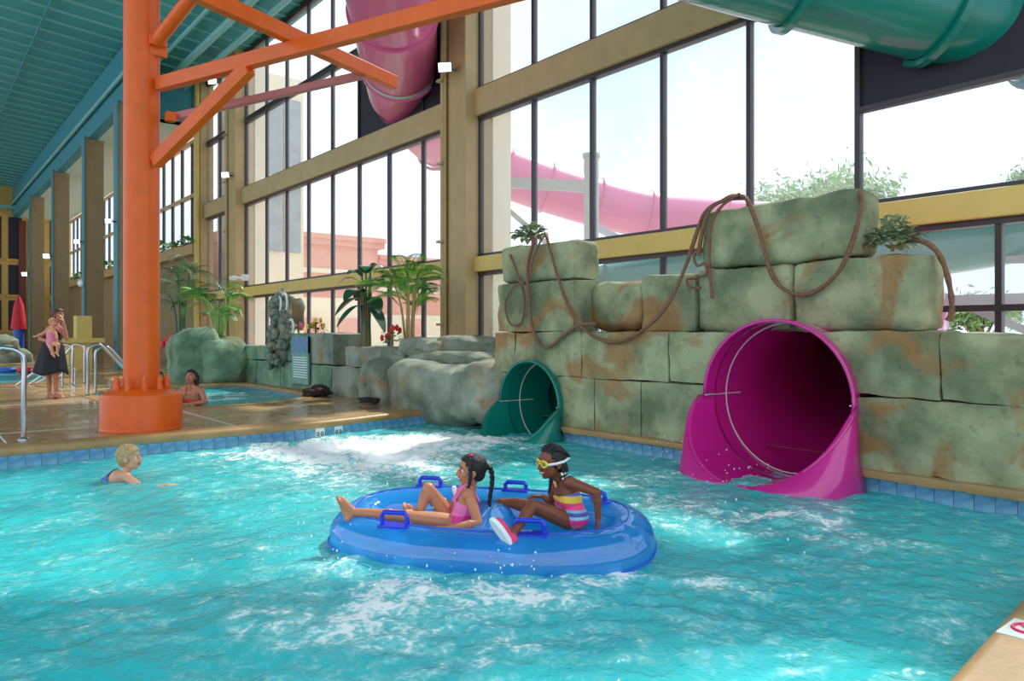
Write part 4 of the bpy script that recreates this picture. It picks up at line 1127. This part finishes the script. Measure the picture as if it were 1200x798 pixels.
# ================================================================== PEOPLE
def hand(mb, wrist, d, n_, s, curl=.5, side=1):
    """palm and five fingers; d = pointing direction, n_ = palm normal (fingers curl towards it), side = where the thumb is"""
    d = V(d).normalized(); n_ = V(n_); n_ = (n_ - d * n_.dot(d)).normalized(); w_ = d.cross(n_) * side; wrist = V(wrist)
    for k in (-1.1, -.35, .4, 1.1): mb.cap(wrist + w_ * k * .010 * s, wrist + d * .075 * s + w_ * k * .021 * s, .014 * s, .0115 * s, 8)
    for k, L in ((-1.25, .055), (-.42, .068), (.42, .072), (1.25, .062)):
        b = wrist + d * .078 * s + w_ * k * .021 * s
        d1 = (d + n_ * curl * .5).normalized(); d2 = (d + n_ * curl * 1.6).normalized()
        m = b + d1 * L * .55 * s; mb.cap(b, m, .0098 * s, .009 * s, 8); mb.cap(m, m + d2 * L * .5 * s, .009 * s, .0075 * s, 8)
    b = wrist + d * .022 * s + w_ * .03 * s; d1 = (d * .65 + w_ * .75 + n_ * curl * .3).normalized(); m = b + d1 * .034 * s
    mb.cap(b, m, .0125 * s, .0105 * s, 8); mb.cap(m, m + (d1 * .5 + d * .6 + n_ * curl * .3).normalized() * .03 * s, .0105 * s, .0085 * s, 8)

def foot(mb, ankle, d, up, s):
    """heel, arch and five toes; d = towards the toes, up = away from the sole"""
    ankle = V(ankle); d = V(d).normalized(); up = V(up); up = (up - d * up.dot(d)).normalized(); sd = d.cross(up)
    heel = ankle - up * .045 * s - d * .035 * s; ball = ankle + d * .105 * s - up * .05 * s
    mb.cap(ankle, heel, .034 * s, .030 * s); mb.cap(ankle, ball + up * .012 * s, .033 * s, .024 * s); mb.cap(heel, ball, .026 * s, .022 * s)
    for k in (-1, 1): mb.cap(ankle + d * .04 * s - up * .03 * s, ball + sd * k * .022 * s, .024 * s, .018 * s)
    for k, L, r_ in ((-2, .038, .012), (-1, .038, .0095), (0, .036, .009), (1, .031, .0085), (2, .025, .008)):
        b = ball + sd * k * .0155 * s - up * .004 * s; mb.cap(b, b + d * L * s, r_ * s, r_ * .85 * s, 8)

def head_prims(mb, c, Fd, U, s):
    """skull, jaw, nose, ears, brow, lips around c (s = 1 for a 22 cm head)"""
    Fd = V(Fd).normalized(); U = V(U); U = (U - Fd * U.dot(Fd)).normalized(); S = Fd.cross(U); m = Matrix((S, Fd, U)).transposed(); c = V(c)
    P = lambda x, y, z: c + (S * x + Fd * y + U * z) * s
    k = lambda *r_: tuple(a * s for a in r_)
    mb.sph(P(0, -.008, .028), k(.074, .092, .082), m, 20, 14); mb.sph(P(0, .022, -.045), k(.055, .062, .062), m, 16, 10)
    mb.sph(P(0, .055, -.088), k(.022, .020, .020), m); mb.sph(P(0, .062, .022), k(.052, .022, .014), m)
    mb.cap(P(0, .083, .004), P(0, .100, -.030), .0105 * s, .0145 * s, 8)
    for x in (-1, 1):
        mb.sph(P(x * .012, .090, -.034), .0085 * s); mb.sph(P(x * .075, -.006, -.012), k(.010, .020, .030), m); mb.sph(P(x * .034, .052, -.03), k(.022, .024, .022), m)
    mb.sph(P(0, .078, -.056), k(.024, .012, .007), m); mb.sph(P(0, .076, -.068), k(.021, .012, .008), m)
    return P, m, S, Fd, U

def face_parts(parent, P, m, s, lipm, eyes=True, browm=None, smile=False):
    if eyes:
        for x in (-1, 1):
            e = MB().sph(P(x * .031, .0650, -.002), .0100 * s).build('eye', M['eyewhite'], parent, smooth=True)
            MB().sph(P(x * .031, .0708, -.002), .0056 * s).build('iris', M['iris'], e, smooth=True)
    for x in (-1, 1):
        MB().tube([P(x * .016, .086, .022), P(x * .032, .083, .027), P(x * .047, .072, .022)], .0032 * s, 6).build('eyebrow', browm or M['hairblack'], parent, smooth=True)
    if smile:
        MB().tube([P(-.026, .074, -.056), P(-.012, .089, -.062), P(.012, .089, -.062), P(.026, .074, -.056)], .0035 * s, 6).build('teeth', M['white'], parent, smooth=True)
    MB().tube([P(-.027, .074, -.055), P(-.013, .089, -.0525), P(0, .092, -.054), P(.013, .089, -.0525), P(.027, .074, -.055)], .0042 * s, 6).build('lip', lipm, parent, smooth=True)
    MB().tube([P(-.025, .073, -.058), P(-.012, .088, -.069), P(.012, .088, -.069), P(.025, .073, -.058)], .0048 * s, 6).build('lip', lipm, parent, smooth=True)

def skinmat(name, rgb): return mat(name, rgb, .45, .4, sss=.25, var=.05, vscale=12)
M['eyewhite'] = mat('eye_white', (236, 232, 226), .2); M['iris'] = mat('dark_iris', (30, 20, 16), .15)
M['hairblack'] = mat('black_hair', (26, 20, 20), .45, bump=.6, bscale=90); M['hairbrown'] = mat('brown_hair', (74, 50, 36), .5, bump=.5, bscale=80)
M['hairblond'] = mat('blond_hair', (186, 152, 104), .5, var=.25, vscale=50, bump=.6, bscale=90)
M['skin1'] = skinmat('warm_brown_skin', (196, 128, 92)); M['skin2'] = skinmat('deep_brown_skin', (130, 72, 48)); M['skin3'] = skinmat('light_skin', (222, 160, 128)); M['skin4'] = skinmat('tan_skin', (190, 126, 100))
M['lip1'] = mat('rose_lip', (186, 84, 84), .35); M['lip2'] = mat('brown_lip', (140, 70, 66), .35)

def limbs(mb, J, q, k):
    """arms and legs from joints; q = radii set scale"""
    for s in 'LR':
        if s + 'e' in J:
            mb.sph(J[s + 's'], .047 * q); mb.cap(J[s + 's'], J[s + 'e'], .041 * q, .033 * q); mb.cap(J[s + 'e'], J[s + 'w'], .034 * q, .022 * q)
            mid = J[s + 'e'].lerp(J[s + 'w'], .3); mb.sph(mid, .034 * q)
        if s + 'k' in J:
            mb.cap(J[s + 'h'], J[s + 'k'], .070 * q, .047 * q); mb.cap(J[s + 'k'], J[s + 'a'], .045 * q, .029 * q)
            mb.sph(J[s + 'k'].lerp(J[s + 'a'], .3) + k, .046 * q)

def torso(mb, J, q, grow=0, hips=True):
    """rib cage, waist, hips as overlapping tapered volumes"""
    ax = (J['Ls'] - J['Rs']).normalized(); g = grow
    sh = (J['Ls'] + J['Rs']) / 2; pe = J['pelvis']; ch = J.get('chest', sh.lerp(pe, .35)); wa = ch.lerp(pe, .55)
    for x in (-1, 0, 1):
        mb.cap(sh.lerp(ch, .35) + ax * x * .058 * q, ch + ax * x * .056 * q, .062 * q + g, .078 * q + g)
        mb.cap(ch + ax * x * .056 * q, wa + ax * x * .046 * q, .078 * q + g, .070 * q + g)
        mb.cap(wa + ax * x * .046 * q, pe + ax * x * .060 * q, .070 * q + g, .084 * q + g)
    return ax, sh, ch, wa, pe

def mk_person(name, loc, label): return thing(name, loc, label, 'person')

# ---------------- girl in the pink swimsuit
J = dict(pelvis=at(538, 612, 5.06), chest=at(546, 592, 5.07), neck=at(551, 573, 5.07), Ls=at(550, 580, 4.95), Rs=at(547, 577, 5.19),
         Le=at(560, 613, 4.86), Lw=at(525, 619, 4.74), Re=at(533, 596, 5.30), Rw=at(519, 586, 5.32),
         Lh=at(530, 613, 5.0), Lk=at(474, 605, 4.93), La=at(413, 600, 4.92), Rh=at(530, 613, 5.12), Rk=at(502, 573, 5.08), Ra=at(490, 603, 5.0))
H = at(553, 551, 5.06)
g1 = mk_person('person', J['pelvis'], 'smiling child in a pink swimsuit with black ponytails sitting in the blue tube')
left = -rt
mb = MB(); ax, sh, ch, wa, pe = torso(mb, J, 1.0); limbs(mb, J, .98, V((0, 0, 0)))
mb.cap(J['neck'] - V((0, 0, .04)), H - V((0, 0, .04)), .040, .038); mb.cap(J['neck'] - V((0, 0, .03)), J['Ls'], .035, .044); mb.cap(J['neck'] - V((0, 0, .03)), J['Rs'], .035, .044)
hand(mb, J['Lw'], left * 1 - fw * .05 + V((0, 0, .02)), V((0, 0, -1)), .92, .35, 1); hand(mb, J['Rw'], left + V((0, 0, .3)), V((0, 0, -1)), .9, .8, -1)
foot(mb, J['La'], left * .35 + V((0, 0, 1)) - fw * .1, rt + V((0, 0, .3)), .95); foot(mb, J['Ra'], left * .45 + V((0, 0, 1.0)) - fw * .55, rt * .8 + V((0, 0, .3)), .9)
P, m3, S, Fd, U = head_prims(mb, H, left + fw * -.12 + V((0, 0, .05)), V((0, 0, 1)) + rt * .05, .98)
link('body', remesh(mb, .0055, 3), M['skin1'], g1); face_parts(g1, P, m3, .98, M['lip1'], smile=True)
def suit(parent, J, q, top, low, stripes, extra=None, name='swimsuit', g=.007, voxel=.007):
    mb = MB(); ax, sh, ch, wa, pe = torso(mb, J, q, g)
    up = (sh - pe).normalized()
    return link(name, remesh(mb, voxel, 3, cut=lambda v: (v - pe).dot(up) > top or (v - pe).dot(up) < low), stripes, parent)
def stripe_mat(name, stops, z0, z1, rough=.5):
    m = bpy.data.materials.new(name); m.use_nodes = True; n = m.node_tree; b = n.nodes['Principled BSDF']; b.inputs['Roughness'].default_value = rough
    t = n.nodes.new('ShaderNodeTexCoord'); s = n.nodes.new('ShaderNodeSeparateXYZ'); r = n.nodes.new('ShaderNodeMapRange'); c = n.nodes.new('ShaderNodeValToRGB')
    n.links.new(t.outputs['Object'], s.inputs[0]); n.links.new(s.outputs['Z'], r.inputs[0]); r.inputs[1].default_value = z0; r.inputs[2].default_value = z1
    n.links.new(r.outputs[0], c.inputs['Fac']); c.color_ramp.interpolation = 'CONSTANT'
    while len(c.color_ramp.elements) < len(stops): c.color_ramp.elements.new(.5)
    for e_, (p_, rgb) in zip(c.color_ramp.elements, stops): e_.position = p_; e_.color = lin(rgb)
    n.links.new(c.outputs['Color'], b.inputs['Base Color']); return m
pz = J['pelvis'].z
M['suit1'] = stripe_mat('two_tone_pink_swimsuit', [(0, (232, 40, 140)), (.44, (246, 120, 178))], pz - .08, pz + .26)
suit(g1, J, 1.0, .15, -.10, M['suit1'])
for s in 'LR':
    a = J[s + 's'].lerp(J['neck'], .45)
    MB().tube(catmull([ch + (J[s + 's'] - sh) * .6 + left * .085 + V((0, 0, .03)), a + V((0, 0, .052)) + left * .02, ch + (J[s + 's'] - sh) * .6 - left * .085 + V((0, 0, .03))], 6), .0085, 8).build('shoulder_strap', M['suit1'], g1, smooth=True)
def hair_cap(parent, P, m, s, matl, front=.045, low=-.03, grow=.010, voxel=.008, hairline=.05, name='hair'):
    mb = MB(); k = tuple((a + grow) * s for a in (.074, .092, .082)); mb.sph(P(0, -.008, .030), k, m, 24, 16); mb.sph(P(0, -.045, -.02), tuple(a * s for a in (.066, .052, .06)), m, 16, 10)
    c0 = P(0, 0, 0); fx = (P(0, 1, 0) - c0).normalized(); ux = (P(0, 0, 1) - c0).normalized()
    def cut(v):
        y = (v - c0).dot(fx) / s; z = (v - c0).dot(ux) / s
        return (y > front - max(0, -z) * .9 and z < hairline + (front - y) * -.3) or z < low - .05 or (y > .02 and z < low + .06 and y > -.01)
    o = link(name, remesh(mb, voxel, 2, cut), matl, parent)
    sd = o.modifiers.new('t', 'SOLIDIFY'); sd.thickness = .006; return o
def braid(parent, pts, r, matl, name='ponytail'):
    return MB().tube(catmull(pts, 8), lambda t: r * (1 - .45 * t) * (1 + .22 * math.sin(t * 55)), 8).build(name, matl, parent, smooth=True)
hair_cap(g1, P, m3, .98, M['hairblack'], front=.052, hairline=.062)
M['bobble'] = mat('pink_hair_tie', (236, 50, 120), .4)
b0 = P(.0, -.105, .03)
braid(g1, [P(0, -.08, .03), P(0, -.125, .02), P(.01, -.145, -.05), P(.01, -.14, -.14), P(0, -.13, -.235)], .021, M['hairblack'])
braid(g1, [P(.02, -.08, .02), P(.03, -.13, .0), P(.03, -.155, -.07), P(.03, -.148, -.16), P(.03, -.14, -.26)], .013, M['hairblack'])
braid(g1, [P(-.05, .02, .10), P(-.085, .02, .06), P(-.088, .015, -.02), P(-.082, .02, -.09), P(-.075, .035, -.14)], .017, M['hairblack'])
for q in (P(0, -.112, .028), P(-.045, .015, .108), P(.02, -.116, .018)): MB().sph(q, .016, n=10, k=6).build('hair_tie', M['bobble'], g1, smooth=True)

# ---------------- girl with the yellow goggles
J = dict(pelvis=at(672, 606, 4.90), chest=at(664, 580, 4.92), neck=at(657, 561, 4.92), Ls=at(668, 565, 4.80), Rs=at(655, 566, 5.03),
         Le=at(699, 577, 4.72), Lw=at(701, 607, 4.74), Re=at(645, 588, 5.16), Rw=at(637, 582, 5.22),
         Lh=at(664, 610, 4.84), Lk=at(624, 592, 4.70), La=at(601, 625, 4.52), Rh=at(662, 604, 4.98), Rk=at(604, 590, 5.20), Ra=at(548, 592, 5.36))
H = at(647, 541, 4.88)
g2 = mk_person('person', J['pelvis'], 'child in yellow goggles and a striped swimsuit leaning back in the blue tube')
mb = MB(); ax, sh, ch, wa, pe = torso(mb, J, .94); limbs(mb, J, .92, V((0, 0, 0)))
mb.cap(J['neck'] - V((0, 0, .04)), H - V((0, 0, .04)), .038, .036); mb.cap(J['neck'] - V((0, 0, .03)), J['Ls'], .033, .042); mb.cap(J['neck'] - V((0, 0, .03)), J['Rs'], .033, .042)
hand(mb, J['Lw'], V((0, 0, -1)) + left * .1 - fw * .1, left, .85, .3, 1); hand(mb, J['Rw'], left + V((0, 0, .1)), V((0, 0, -1)), .9, 1.0, -1)
def shoe_axes(): pass
foot(mb, J['Ra'], V((0, 0, 1)) + left * .3, rt, .8)
fd = at(577, 612, 4.44) - J['La'] * 1.0; fd = left * .55 + V((0, 0, .8)) - fw * .1; su = rt * .7 + V((0, 0, .35)) + fw * .6
foot(mb, J['La'], fd, su, .8)
P, m3, S, Fd, U = head_prims(mb, H, left - fw * .55 + V((0, 0, -.05)), V((0, 0, 1)) + rt * .05, 1.0)
link('body', remesh(mb, .0055, 3), M['skin2'], g2); face_parts(g2, P, m3, 1.0, M['lip2'], smile=True)
pz = J['pelvis'].z
st = [(0, (60, 90, 170)), (.08, (240, 110, 120)), (.17, (236, 60, 140)), (.27, (150, 200, 220)), (.33, (70, 80, 160)), (.40, (120, 180, 215)), (.45, (236, 70, 130)), (.55, (236, 70, 130)),
      (.58, (245, 200, 70)), (.72, (90, 120, 190)), (.78, (236, 90, 140)), (.86, (250, 170, 70)), (.93, (240, 220, 210))]
M['suit2'] = stripe_mat('striped_swimsuit', st, pz - .08, pz + .25)
suit(g2, J, .94, .17, -.10, M['suit2'])
MB().tube(catmull([ch + left * .08 + ax * .04 + V((0, 0, .05)), J['neck'] + left * .045 + ax * .03 + V((0, 0, .0)), J['neck'] - left * .035 + V((0, 0, .025)), J['neck'] + left * .045 - ax * .03, ch + left * .08 - ax * .04 + V((0, 0, .05))], 6), .010, 8).build('halter_strap', M['suit2'], g2, smooth=True)
hair_cap(g2, P, m3, 1.0, M['hairblack'], front=.045, hairline=.068, grow=.007)
for k in range(-3, 4):                                       # cornrows
    MB().tube([P(k * .019, .062 - abs(k) * .008, .092 - abs(k) * .004), P(k * .024, .01, .122 - abs(k) * .009), P(k * .023, -.06, .092 - abs(k) * .008), P(k * .018, -.104, .03)], .0085, 6).build('cornrow', M['hairblack'], g2, smooth=True)
for k, (x, y) in enumerate(((-.07, -.02), (-.062, -.045), (-.045, -.07), (-.02, -.085))):
    braid(g2, [P(x, y, .0), P(x * 1.25, y - .01, -.06), P(x * 1.2, y + .01, -.11)], .011, M['hairblack'], 'braid')
    for j in (0, 1): MB().sph(P(x * 1.24, y - .002, -.07 - .028 * j), .0105, n=8, k=6).build('hair_bead', M['white'], g2, smooth=True)
braid(g2, [P(-.03, .03, -.10), P(-.035, .04, -.15), P(-.03, .05, -.20)], .014, M['hairblack'], 'braid')
M['goggle'] = mat('yellow_goggle_rubber', (244, 208, 40), .35); M['lens'] = mat('grey_goggle_lens', (120, 124, 110), .1)
gg = MB()
for x in (-1, 1):
    gg.tube([P(x * .034 + .027 * math.cos(a), .087 - .010 * abs(math.cos(a)) * (1 if x * math.cos(a) > 0 else .2), .0 + .020 * math.sin(a)) for a in [i * math.pi / 9 for i in range(18)]], .0075, 8, closed=True)
gg.tube([P(-.010, .096, .0), P(.010, .096, .0)], .005, 6)
go = gg.build('goggles', M['goggle'], g2, smooth=True)
for x in (-1, 1): MB().sph(P(x * .034, .082, .0), (.026, .010, .018), m3).build('lens', M['lens'], go, smooth=True)
MB().tube([P(.066, .072, .0), P(.083, .02, .004), P(.082, -.04, .01), P(.04, -.108, .02), P(-.04, -.108, .02), P(-.082, -.04, .01), P(-.083, .02, .004), P(-.066, .072, .0)], .009, 6).build('strap', M['white'], go, smooth=True)
M['shoepink'] = mat('pink_mesh_fabric', (240, 70, 120), .7)
def swim_shoe(ankle, d, up, s):
    ankle = V(ankle); d = V(d).normalized(); up = V(up); up = (up - d * up.dot(d)).normalized(); sd = d.cross(up); m = Matrix((sd, d, up)).transposed()
    so = MB(); c = ankle + d * .045 * s - up * .062 * s; prof = []
    for i in range(32):
        a = 2 * math.pi * i / 32; y = math.sin(a); x = math.cos(a) * (.85 + .18 * y)
        prof.append((x * .046 * s, y * .125 * s))
    for z in (-.014, 0, .016): so.v += [tuple(c + sd * x * (1 if z else 1.05) + d * y * (1 if z else 1.03) + up * z * s) for x, y in prof]
    for r_ in (0, 1):
        for i in range(32): j = (i + 1) % 32; so.f.append((r_ * 32 + i, r_ * 32 + j, r_ * 32 + 32 + j, r_ * 32 + 32 + i))
    so.f.append(tuple(reversed(range(32)))); so.f.append(tuple(range(64, 96)))
    u = MB().sph(ankle + d * .075 * s - up * .035 * s, (.043 * s, .075 * s, .032 * s), m, 16, 10).sph(ankle - up * .03 * s - d * .02 * s, (.04 * s, .05 * s, .04 * s), m, 16, 10)
    up_ = link('swim_shoe', remesh(u, .007, 2), M['shoepink'], g2)
    so.build('sole', M['white'], up_, smooth=False, bevel=.004)
swim_shoe(J['La'], fd, su, .98); swim_shoe(J['Ra'], V((0, 0, 1)) + left * .3, rt, .95)

# ---------------- boy swimming
H = at(151, 536, 7.25); fwd = rt * .97 + fw * .2; bk = -fwd
J = dict(pelvis=at(122, 572, 7.3), chest=at(138, 560, 7.28), Ls=at(145, 557, 7.42), Rs=at(148, 559, 7.12), Le=at(170, 572, 7.5), Lw=at(196, 570, 7.4), Re=at(172, 576, 7.0), Rw=at(197, 569, 6.98), neck=at(147, 552, 7.27))
by = mk_person('person', (H.x, H.y, 0), 'blond child swimming past the tiled pool edge in a blue top')
mb = MB(); torso(mb, J, 1.05); limbs(mb, J, 1.05, V((0, 0, 0)))
mb.cap(J['neck'] - V((0, 0, .03)), H - V((0, 0, .05)), .045, .042); mb.cap(J['neck'] - V((0, 0, .03)), J['Ls'], .04, .046); mb.cap(J['neck'] - V((0, 0, .03)), J['Rs'], .04, .046)
hand(mb, J['Lw'], rt, V((0, 0, -1)), 1, .2, 1); hand(mb, J['Rw'], rt, V((0, 0, -1)), 1, .2, -1)
P, m3, S, Fd, U = head_prims(mb, H, fwd + V((0, 0, .04)), V((0, 0, 1)), 1.12)
link('body', remesh(mb, .007, 3), M['skin3'], by); face_parts(by, P, m3, 1.12, M['lip1'], browm=M['hairblond'])
hair_cap(by, P, m3, 1.12, M['hairblond'], front=.06, hairline=.05)
mbx = MB(); ax, sh, ch, wa, pe = torso(mbx, J, 1.05, .01); up = (sh - pe).normalized()
link('rash_top', remesh(mbx, .01, 2, cut=lambda v: (v - pe).dot(up) > .17), mat('blue_rash_top', (40, 110, 190), .6), by)

# ---------------- woman standing with a baby
wf = on_z(63, 467, DECK); K = 1.0; d0 = (wf - V((0, 0, 0))).dot(fw)
def W(px, py, dd=0): return at(px, py, d0 + dd)
J = dict(pelvis=W(62, 410), chest=W(63, 391), neck=W(66, 381), Ls=W(72, 387, -.16), Rs=W(57, 386, .12), Le=W(78, 397, -.2), Lw=W(74, 377, -.22), Re=W(47, 397, -.05), Rw=W(60, 401, -.22),
         Lh=W(65, 412, -.06), Lk=W(65, 440, -.08), La=W(66, 462, -.05), Rh=W(58, 412, .06), Rk=W(57, 441, .05), Ra=W(58, 463, .03))
H = W(68, 369)
wm = mk_person('person', wf, 'barefoot woman in a dark skirt holding a baby on the deck')
mb = MB(); torso(mb, J, 1.35); limbs(mb, J, 1.2, V((0, 0, 0)))
mb.cap(J['neck'] - V((0, 0, .05)), H, .055, .05); mb.cap(J['neck'], J['Ls'], .045, .055); mb.cap(J['neck'], J['Rs'], .045, .055)
hand(mb, J['Lw'], V((0, 0, 1)) + left * .3, left, 1.15, .9, 1); hand(mb, J['Rw'], rt, fw, 1.15, .7, 1)
for s in 'LR': foot(mb, J[s + 'a'] + V((0, 0, .015)), rt * .9 - fw * .25, V((0, 0, 1)), 1.2)
P, m3, S, Fd, U = head_prims(mb, H, rt + fw * -.15, V((0, 0, 1)), 1.1)
link('body', remesh(mb, .011, 3), M['skin4'], wm); face_parts(wm, P, m3, 1.1, M['lip1'], browm=M['hairbrown'])
hair_cap(wm, P, m3, 1.1, M['hairbrown'], front=.05, hairline=.05, grow=.016, voxel=.011)
MB().sph(P(0, -.11, .05), (.05, .05, .06)).build('hair_bun', M['hairbrown'], wm, smooth=True)
M['darkcloth'] = mat('charcoal_cloth', (38, 38, 48), .8, var=.2, vscale=12)
mbx = MB(); ax, sh, ch, wa, pe = torso(mbx, J, 1.35, .012); link('top', remesh(mbx, .012, 2, cut=lambda v: v.z > sh.z - .06), M['darkcloth'], wm)
sk = MB(); n = 40; c0 = J['pelvis'] + V((0, 0, .14)); 
for i in range(9):
    t_ = i / 8
    for k in range(n):
        a = 2 * math.pi * k / n; r_ = (.155 + .13 * t_ ** .8) * (1 + .07 * t_ * math.sin(a * 7)); sk.v.append(tuple(c0 + rt * (math.cos(a) * r_ - .04 * t_) + fw * math.sin(a) * r_ * .85 + V((0, 0, -t_ * .58 - .03 * t_ * math.sin(a * 3)))))
for i in range(8):
    for k in range(n): sk.f.append((i * n + k, i * n + (k + 1) % n, (i + 1) * n + (k + 1) % n, (i + 1) * n + k))
o = sk.build('skirt', M['darkcloth'], wm, smooth=True); o.modifiers.new('t', 'SOLIDIFY').thickness = .008

# ---------------- baby held by the woman
bb_ = mk_person('person', W(60, 400, -.2), 'baby in a pink outfit carried on the arm of the standing woman')
J = dict(pelvis=W(60, 401, -.26), chest=W(60, 391, -.27), neck=W(61, 384, -.27), Ls=W(63, 387, -.34), Rs=W(57, 387, -.2), Le=W(66, 393, -.36), Lw=W(67, 400, -.36), Re=W(50, 391, -.25), Rw=W(42, 394, -.25),
         Lh=W(63, 402, -.3), Lk=W(68, 404, -.36), La=W(67, 413, -.36), Rh=W(58, 402, -.24), Rk=W(60, 408, -.36), Ra=W(62, 414, -.36))
H = W(62, 378, -.28); mb = MB(); torso(mb, J, .78); limbs(mb, J, .8, V((0, 0, 0))); mb.cap(J['neck'], H, .03)
for s in 'LR': foot(mb, J[s + 'a'], rt * .6 + V((0, 0, -.6)), rt + V((0, 0, .5)), .55)
hand(mb, J['Lw'], V((0, 0, -1)), left, .55, .5, 1); hand(mb, J['Rw'], left, fw, .55, .5, 1)
P, m3, S, Fd, U = head_prims(mb, H, rt * .9 - fw * .3, V((0, 0, 1)), .78)
link('body', remesh(mb, .009, 3), M['skin3'], bb_); face_parts(bb_, P, m3, .78, M['lip1'], browm=M['hairblond']); hair_cap(bb_, P, m3, .78, M['hairblond'], front=.05, hairline=.06, grow=.006)
suit(bb_, J, .78, .20, -.12, mat('pink_baby_suit', (232, 138, 168), .8), g=.012, voxel=.010, name='romper')

# ---------------- woman in the warm pool
d1 = 12.5
def Q(px, py, dd=0): return at(px, py, d1 + dd)
J = dict(pelvis=Q(226, 492, .3), chest=Q(225, 466, .22), neck=Q(224, 452, .2), Ls=Q(236, 458, .15), Rs=Q(213, 458, .2), Le=Q(241, 471, -.02), Lw=Q(224, 473, -.12), Re=Q(209, 473, .05), Rw=Q(217, 475, -.12), Lh=Q(230, 494, .3), Rh=Q(222, 494, .3))
H = Q(224, 442, .17); wp = mk_person('person', (J['chest'].x, J['chest'].y, .1), 'woman in an orange red swimsuit leaning on the warm pool edge')
mb = MB(); torso(mb, J, 1.35); limbs(mb, J, 1.25, V((0, 0, 0))); mb.cap(J['neck'] - V((0, 0, .04)), H, .055, .05); mb.cap(J['neck'], J['Ls'], .045, .055); mb.cap(J['neck'], J['Rs'], .045, .055)
hand(mb, J['Lw'], -rt, V((0, 0, -1)), 1.1, .3, 1); hand(mb, J['Rw'], rt, V((0, 0, -1)), 1.1, .3, -1)
P, m3, S, Fd, U = head_prims(mb, H, -fw + left * .15 + V((0, 0, .25)), V((0, 0, 1)), 1.12)
link('body', remesh(mb, .010, 3), M['skin4'], wp); face_parts(wp, P, m3, 1.12, M['lip1']); hair_cap(wp, P, m3, 1.12, M['hairblack'], front=.05, hairline=.05, grow=.014, voxel=.010)
hb = MB()
for x in (-1, 0, 1): hb.cap(P(x * .05, -.07, .02), P(x * .07, -.075, -.17), .05, .03)
link('long_hair', remesh(hb, .011, 2), M['hairblack'], wp)
M['redsuit'] = mat('orange_red_swimsuit', (228, 62, 34), .5)
suit(wp, J, 1.35, .41, -.3, M['redsuit'], g=.012, voxel=.011)
for s in (-1, 1):
    MB().tube(catmull([J['chest'] - fw * .12 + rt * s * .08 + V((0, 0, .05)), J['neck'] + rt * s * .07 - fw * .03 + V((0, 0, .01)), J['neck'] + rt * s * .06 + fw * .08], 5), .012, 6).build('strap', mat('orange_strap', (240, 130, 40), .5), wp, smooth=True)

# ---------------- two children farther back in the warm pool
for px, py, dd, lb, hm, sm, rgb in ((131, 450, 15.6, 'small child with light hair bathing behind the orange column base', 'hairblond', 'skin3', (90, 110, 80)), (187, 441, 16.2, 'small dark-haired child in red bathing behind the orange column', 'hairblack', 'skin4', (200, 50, 60))):
    H = at(px, py, dd); kd = mk_person('person', (H.x, H.y, .1), lb)
    dn = V((0, 0, -1)); J = dict(pelvis=H + dn * .48, chest=H + dn * .27, neck=H + dn * .12, Ls=H + dn * .16 + rt * .11, Rs=H + dn * .16 - rt * .11, Le=H + dn * .32 + rt * .2, Lw=H + dn * .40 + rt * .14 - fw * .15, Re=H + dn * .32 - rt * .2, Rw=H + dn * .40 - rt * .14 - fw * .15, Lh=H + dn * .5 + rt * .06, Rh=H + dn * .5 - rt * .06)
    mb = MB(); torso(mb, J, 1.0); limbs(mb, J, 1.0, V((0, 0, 0))); mb.cap(J['neck'], H, .04)
    hand(mb, J['Lw'], -fw, dn, .85, .3, 1); hand(mb, J['Rw'], -fw, dn, .85, .3, -1)
    P, m3, S, Fd, U = head_prims(mb, H, -fw + rt * .3, V((0, 0, 1)), .95)
    link('body', remesh(mb, .010, 3), M[sm], kd); face_parts(kd, P, m3, .95, M['lip1']); hair_cap(kd, P, m3, .95, M[hm], front=.05, hairline=.055, voxel=.010)
    suit(kd, J, 1.0, .2, -.2, mat('child_swim_top', rgb, .6), g=.012, voxel=.011, name='swim_top')

# splashes thrown up around the tube and the pink mouth
sp_ = MB(); r_ = random.Random(9)
for c, n, s, h in ((T(-1.0, -.55, -.1), 60, .28, .22), (T(-.2, -.68, -.1), 40, .3, .05), (T(.25, -.66, -.1), 30, .15, .10), (T(1.3, .6, -.1), 40, .4, .12), (on_z(815, 545, 0), 60, .3, .14), (on_z(880, 566, 0), 40, .3, .08)):
    for k in range(n):
        q = c + V((r_.gauss(0, s), r_.gauss(0, s), 0)); q.z = abs(r_.gauss(0, h)) + .01; z = r_.uniform(.0015, .0065)
        sp_.sph(q, (z, z, z * r_.uniform(1, 2)), n=6, k=4)
o = sp_.build('splash_drops', mat('white_water_drops', (240, 250, 252), .1), smooth=True); o['kind'] = 'stuff'; tag(o, 'white water drops splashing around the blue tube', 'splash')
